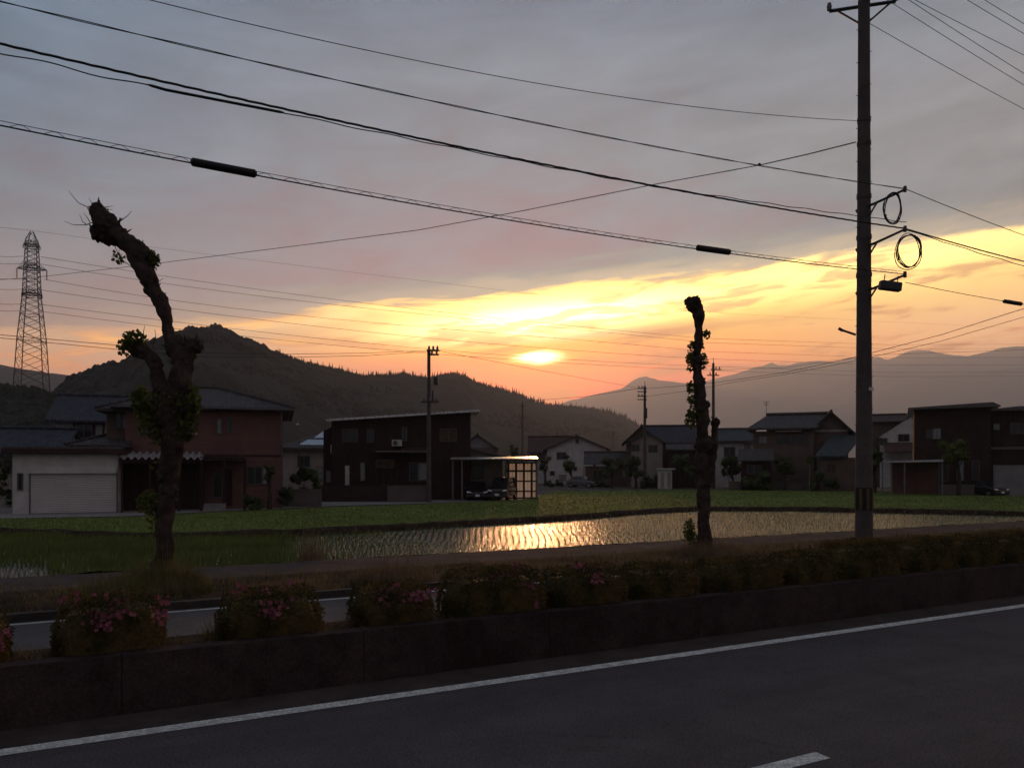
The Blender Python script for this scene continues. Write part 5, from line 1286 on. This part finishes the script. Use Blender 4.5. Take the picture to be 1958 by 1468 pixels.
# ================================================================== FAR POLES
FP = 'slim utility poles among the houses'
def far_pole(label, px, Y, py_top, arms, extras, r0=0.17, spike=None, base=G):
    b = Vector((PX(px, Y), Y, base)); t = thing('utility_pole', label, 'utility pole', b, group=FP); H = PZ(py_top, Y)-base
    mb = MB(); mb.tube([(0, 0, 0), (0, 0, H*0.5), (0, 0, H)], [r0, r0*0.8, r0*0.62], 12); mb.build('shaft', polecon, t, smooth=True)
    k = Y/F
    for (py, xa, xb, pins) in arms:
        z_ = PZ(py, Y)-base; x0_, x1_ = (xa-px)*k, (xb-px)*k
        mb = MB(); mb.box((x0_, -0.30, z_-0.06), (x1_, -0.18, z_+0.06)); o = mb.build('crossarm', steel, t)
        for j in range(pins):
            xx = x0_+(x1_-x0_)*(j+0.5)/pins if pins > 1 else x1_
            mb = MB(); mb.tube([(xx, -0.24, z_+0.06), (xx, -0.24, z_+0.16), (xx, -0.24, z_+0.34)], [0.05, 0.09, 0.06], 8); mb.build('insulator', galv, o)
    for (kind, dx, py, w, hh) in extras:
        z_ = PZ(py, Y)-base
        mb = MB(); mb.tube([(dx*k, -0.25, z_-hh*k/2), (dx*k, -0.25, z_-hh*k*0.4), (dx*k, -0.25, z_+hh*k*0.4), (dx*k, -0.25, z_+hh*k/2)], [w*k*0.4, w*k*0.5, w*k*0.5, w*k*0.4], 14); mb.build(kind, steel, t, smooth=True)
    if spike:
        mb = MB(); mb.tube([(0, 0, H), (0, 0, H+spike*k)], 0.035, 6); mb.build('spike', steel, t)
    return t
Y8 = 56.0
far_pole('slim utility pole carrying a transformer before the modern house', 820, Y8, 668, [(671, 817, 841, 3), (679, 822, 840, 2), (769, 806, 840, 3)], [('transformer', 14, 729, 9, 16), ('cable_box', 8, 758, 4, 22)], 0.19)
far_pole('slim utility pole with two ladder-like crossarms left of the right pollarded tree', 1233, 96.0, 738, [(743, 1218, 1236, 3), (749, 1218, 1236, 0), (758, 1218, 1236, 3), (764, 1218, 1236, 0)], [('cable_box', 2, 790, 4, 20)], 0.24, spike=9)
far_pole('slim pole with two crossarms seen just right of the right pollarded tree', 1364, 92.0, 694, [(707, 1358, 1378, 3), (718, 1351, 1374, 2)], [], 0.24, spike=10)
far_pole('faint distant pole against the foot of the hill, right of the modern house', 999, 165.0, 770, [(776, 993, 1005, 0), (800, 994, 1004, 0)], [], 0.28, spike=9)
h = House('street_lamp', 'tiny street lamp with a bright glass against the hill right of the brown house', 573, 66.0, 'street lamp', group=None)
mb = MB(); mb.tube([(0, 0, 0), (0, 0, h.z(830)), (h.x(570), 0, h.z(812))], [0.05, 0.035, 0.03], 6); mb.build('post', steel, h.t)
mb = MB(); mb.ball((h.x(568.5), 0, h.z(811)), 0.11, 2, sq=(1.4, 0.8, 0.7)); mb.build('lamp_glass', lampgl, h.t, smooth=True)
h = House('street_lamp', 'thin lamp post left of the double gabled house', 1172, 118.0, 'street lamp', group=None)
mb = MB(); mb.tube([(0, 0, 0), (0, 0, h.z(828))], 0.05, 6); mb.build('post', steel, h.t); mb = MB(); mb.box((-0.3, -0.15, h.z(828)), (0.35, 0.15, h.z(826))); mb.build('lamp_head', galv, h.t)
WG = 'thin wires strung between the village poles'
def wl(pl, y0, y1, r, lb): free_wire(arc(pl, y0, y1), r, lb, group=WG)
wl([(818, 670), (700, 675), (552, 677), (400, 675), (225, 660), (0, 640), (-300, 600)], Y8, 34, 0.016, 'upper wire running left from the transformer pole')
wl([(818, 672), (700, 680), (552, 683), (400, 683), (225, 668), (0, 646), (-300, 607)], Y8, 35, 0.016, 'lower wire running left from the transformer pole')
wl([(838, 670), (870, 677), (940, 690), (1021, 706), (1120, 724), (1218, 741)], Y8, 96, 0.016, 'wire running right from the transformer pole towards the ladder-armed pole')
wl([(1218, 743), (1120, 758), (1029, 765), (999, 768)], 96, 165, 0.030, 'wire running left from the ladder-armed pole to the faint distant pole')
wl([(1236, 743), (1316, 737), (1364, 732), (1500, 712), (1634, 683), (1800, 640), (2100, 545)], 96, 42, 0.022, 'upper wire rising right from the ladder-armed pole across the mountains')
wl([(1236, 758), (1316, 747), (1400, 731), (1500, 716), (1634, 690), (1800, 652), (2100, 565)], 96, 42, 0.018, 'lower wire rising right from the ladder-armed pole across the mountains')
wl([(1376, 707), (1500, 703), (1660, 679), (1800, 674), (1958, 669), (2200, 660)], 92, 70, 0.016, 'level wire crossing the mountains to the right edge')
# ================================================================== TRANSMISSION TOWER
Yt = 300.0; zb_ = 20.0; tb = Vector((PX(61, Yt), Yt, zb_)); tw = thing('transmission_tower', 'tall steel lattice transmission tower at the far left', 'transmission tower', tb, 0.0)
def tz(py): return PZ(py, Yt)-zb_
kk = Yt/F; rot = R(18.4)
prof = [(800, 72), (736, 61), (650, 50), (570, 33), (515, 28), (460, 21.5), (443, 5)]
def half(py): return lerp_poly([(a, w) for a, w in sorted(prof)], py)*kk/(2*(math.cos(rot)+math.sin(rot)))
def corner(py, i):
    a = half(py); x_, y_ = ((-a, -a), (a, -a), (a, a), (-a, a))[i]
    return Vector((x_*math.cos(rot)-y_*math.sin(rot), x_*math.sin(rot)+y_*math.cos(rot), tz(py)))
for i in range(4):
    mb = MB(); mb.tube([corner(p, i) for p in (800, 736, 690, 650, 610, 570, 540, 515, 490, 460, 443)], [0.19]*6+[0.15]*5, 5); mb.build('leg', steel, tw)
lv = [780, 757, 736, 712, 690, 670, 652, 634, 618, 603, 590, 578, 567, 556, 546, 536, 526, 516, 506, 497, 488, 479, 470, 461]
mb = MB()
for i in range(4):
    j = (i+1) % 4
    for a, b_ in zip(lv[:-1], lv[1:]):
        mb.tube([corner(a, i), corner(b_, j)], 0.085, 4); mb.tube([corner(a, j), corner(b_, i)], 0.085, 4)
    for a in lv[::3]: mb.tube([corner(a, i), corner(a, j)], 0.085, 4)
    mb.tube([corner(461, i), corner(445, j)], 0.07, 4)
mb.build('lattice_bracing', steel, tw)
arms_ = [(470, 12, 11), (515, 24, 24), (563, 15, 15)]
for py, l, r in arms_:
    mb = MB()
    for s_1, w in ((-1, l), (1, r)):
        tip = Vector((s_1*w*kk, s_1*1.5, tz(py)))
        for i in range(4): mb.tube([corner(py, i), tip], 0.09, 4); mb.tube([corner(py-14, i), tip], 0.08, 4)
        for f in (0.3, 0.6):
            for i in (0, 2): mb.tube([corner(py, i).lerp(tip, f), corner(py-14, i).lerp(tip, f)], 0.06, 4)
    for i in range(4):
        for dpy in (0, 4, -6): mb.tube([corner(py+dpy, i), corner(py+dpy, (i+1) % 4)], 0.12, 4)
    o = mb.build('crossarm', steel, tw)
    for s_1, w in ((-1, l), (1, r)):
        q = MB(); n = 9
        ln = 18 if py == 515 else 6
        tip = Vector((s_1*w*kk, s_1*1.5, tz(py))); pts = [tip-Vector((0, 0, ln*kk*j/(n*2))) for j in range(n*2+1)]
        q.tube(pts, [0.10 if j % 2 else 0.26 for j in range(n*2+1)], 8); q.build('insulator', galv, o)
mb = MB(); mb.tube([(half(470)*1.2, -half(470)*1.1, tz(550)), (half(470)*1.2, -half(470)*1.1, tz(460))], 0.07, 4); mb.build('ladder', steel, tw)
TG = 'high voltage wires strung from the lattice tower'
TW = [(78, 491, 300, 526, 660, 575, 1350, 647, 'topmost'), (78, 505, 300, 540, 660, 585, 1350, 655, 'second'), (84, 534, 300, 570, 660, 612, 1350, 672, 'third'), (76, 554, 300, 586, 660, 630, 1350, 686, 'fourth'), (78, 582, 300, 611, 660, 652, 1350, 700, 'fifth'), (76, 595, 300, 624, 660, 662, 1350, 708, 'lowest')]
for a, b_, c, d, e, f, g_, h_, lb in TW:
    def q3(px):
        P4 = [(a, b_), (c, d), (e, f), (g_, h_)]; s_ = 0
        for i, (xi, yi) in enumerate(P4):
            l = 1
            for j, (xj, yj) in enumerate(P4):
                if i != j: l *= (px-xj)/(xi-xj)
            s_ += yi*l
        return s_
    pl = [(a+(g_-a)*k/14, q3(a+(g_-a)*k/14)) for k in range(15)]+[(1700, h_+12), (2300, h_+10)]
    free_wire(arc(pl, Yt, 900), 0.085, f'{lb} high voltage wire running right from the lattice tower', 'power_line', 'power line', TG, steel, 4)
    free_wire(arc([(a-34, b_-1), (a-55, b_), (0-60, b_-2), (-400, b_-14)], Yt, 230), 0.075, f'{lb} high voltage wire running left from the lattice tower', 'power_line', 'power line', TG, steel, 4)
free_wire(arc([(61, 441), (300, 474), (700, 524), (1000, 560), (1400, 600), (2200, 640)], Yt, 900), 0.05, 'faint earth wire running right from the tip of the tower', 'power_line', 'power line', TG, steel, 4)
free_wire(arc([(61, 441), (0, 435), (-300, 410)], Yt, 240), 0.06, 'faint earth wire running left from the tip of the tower', 'power_line', 'power line', TG, steel, 4)
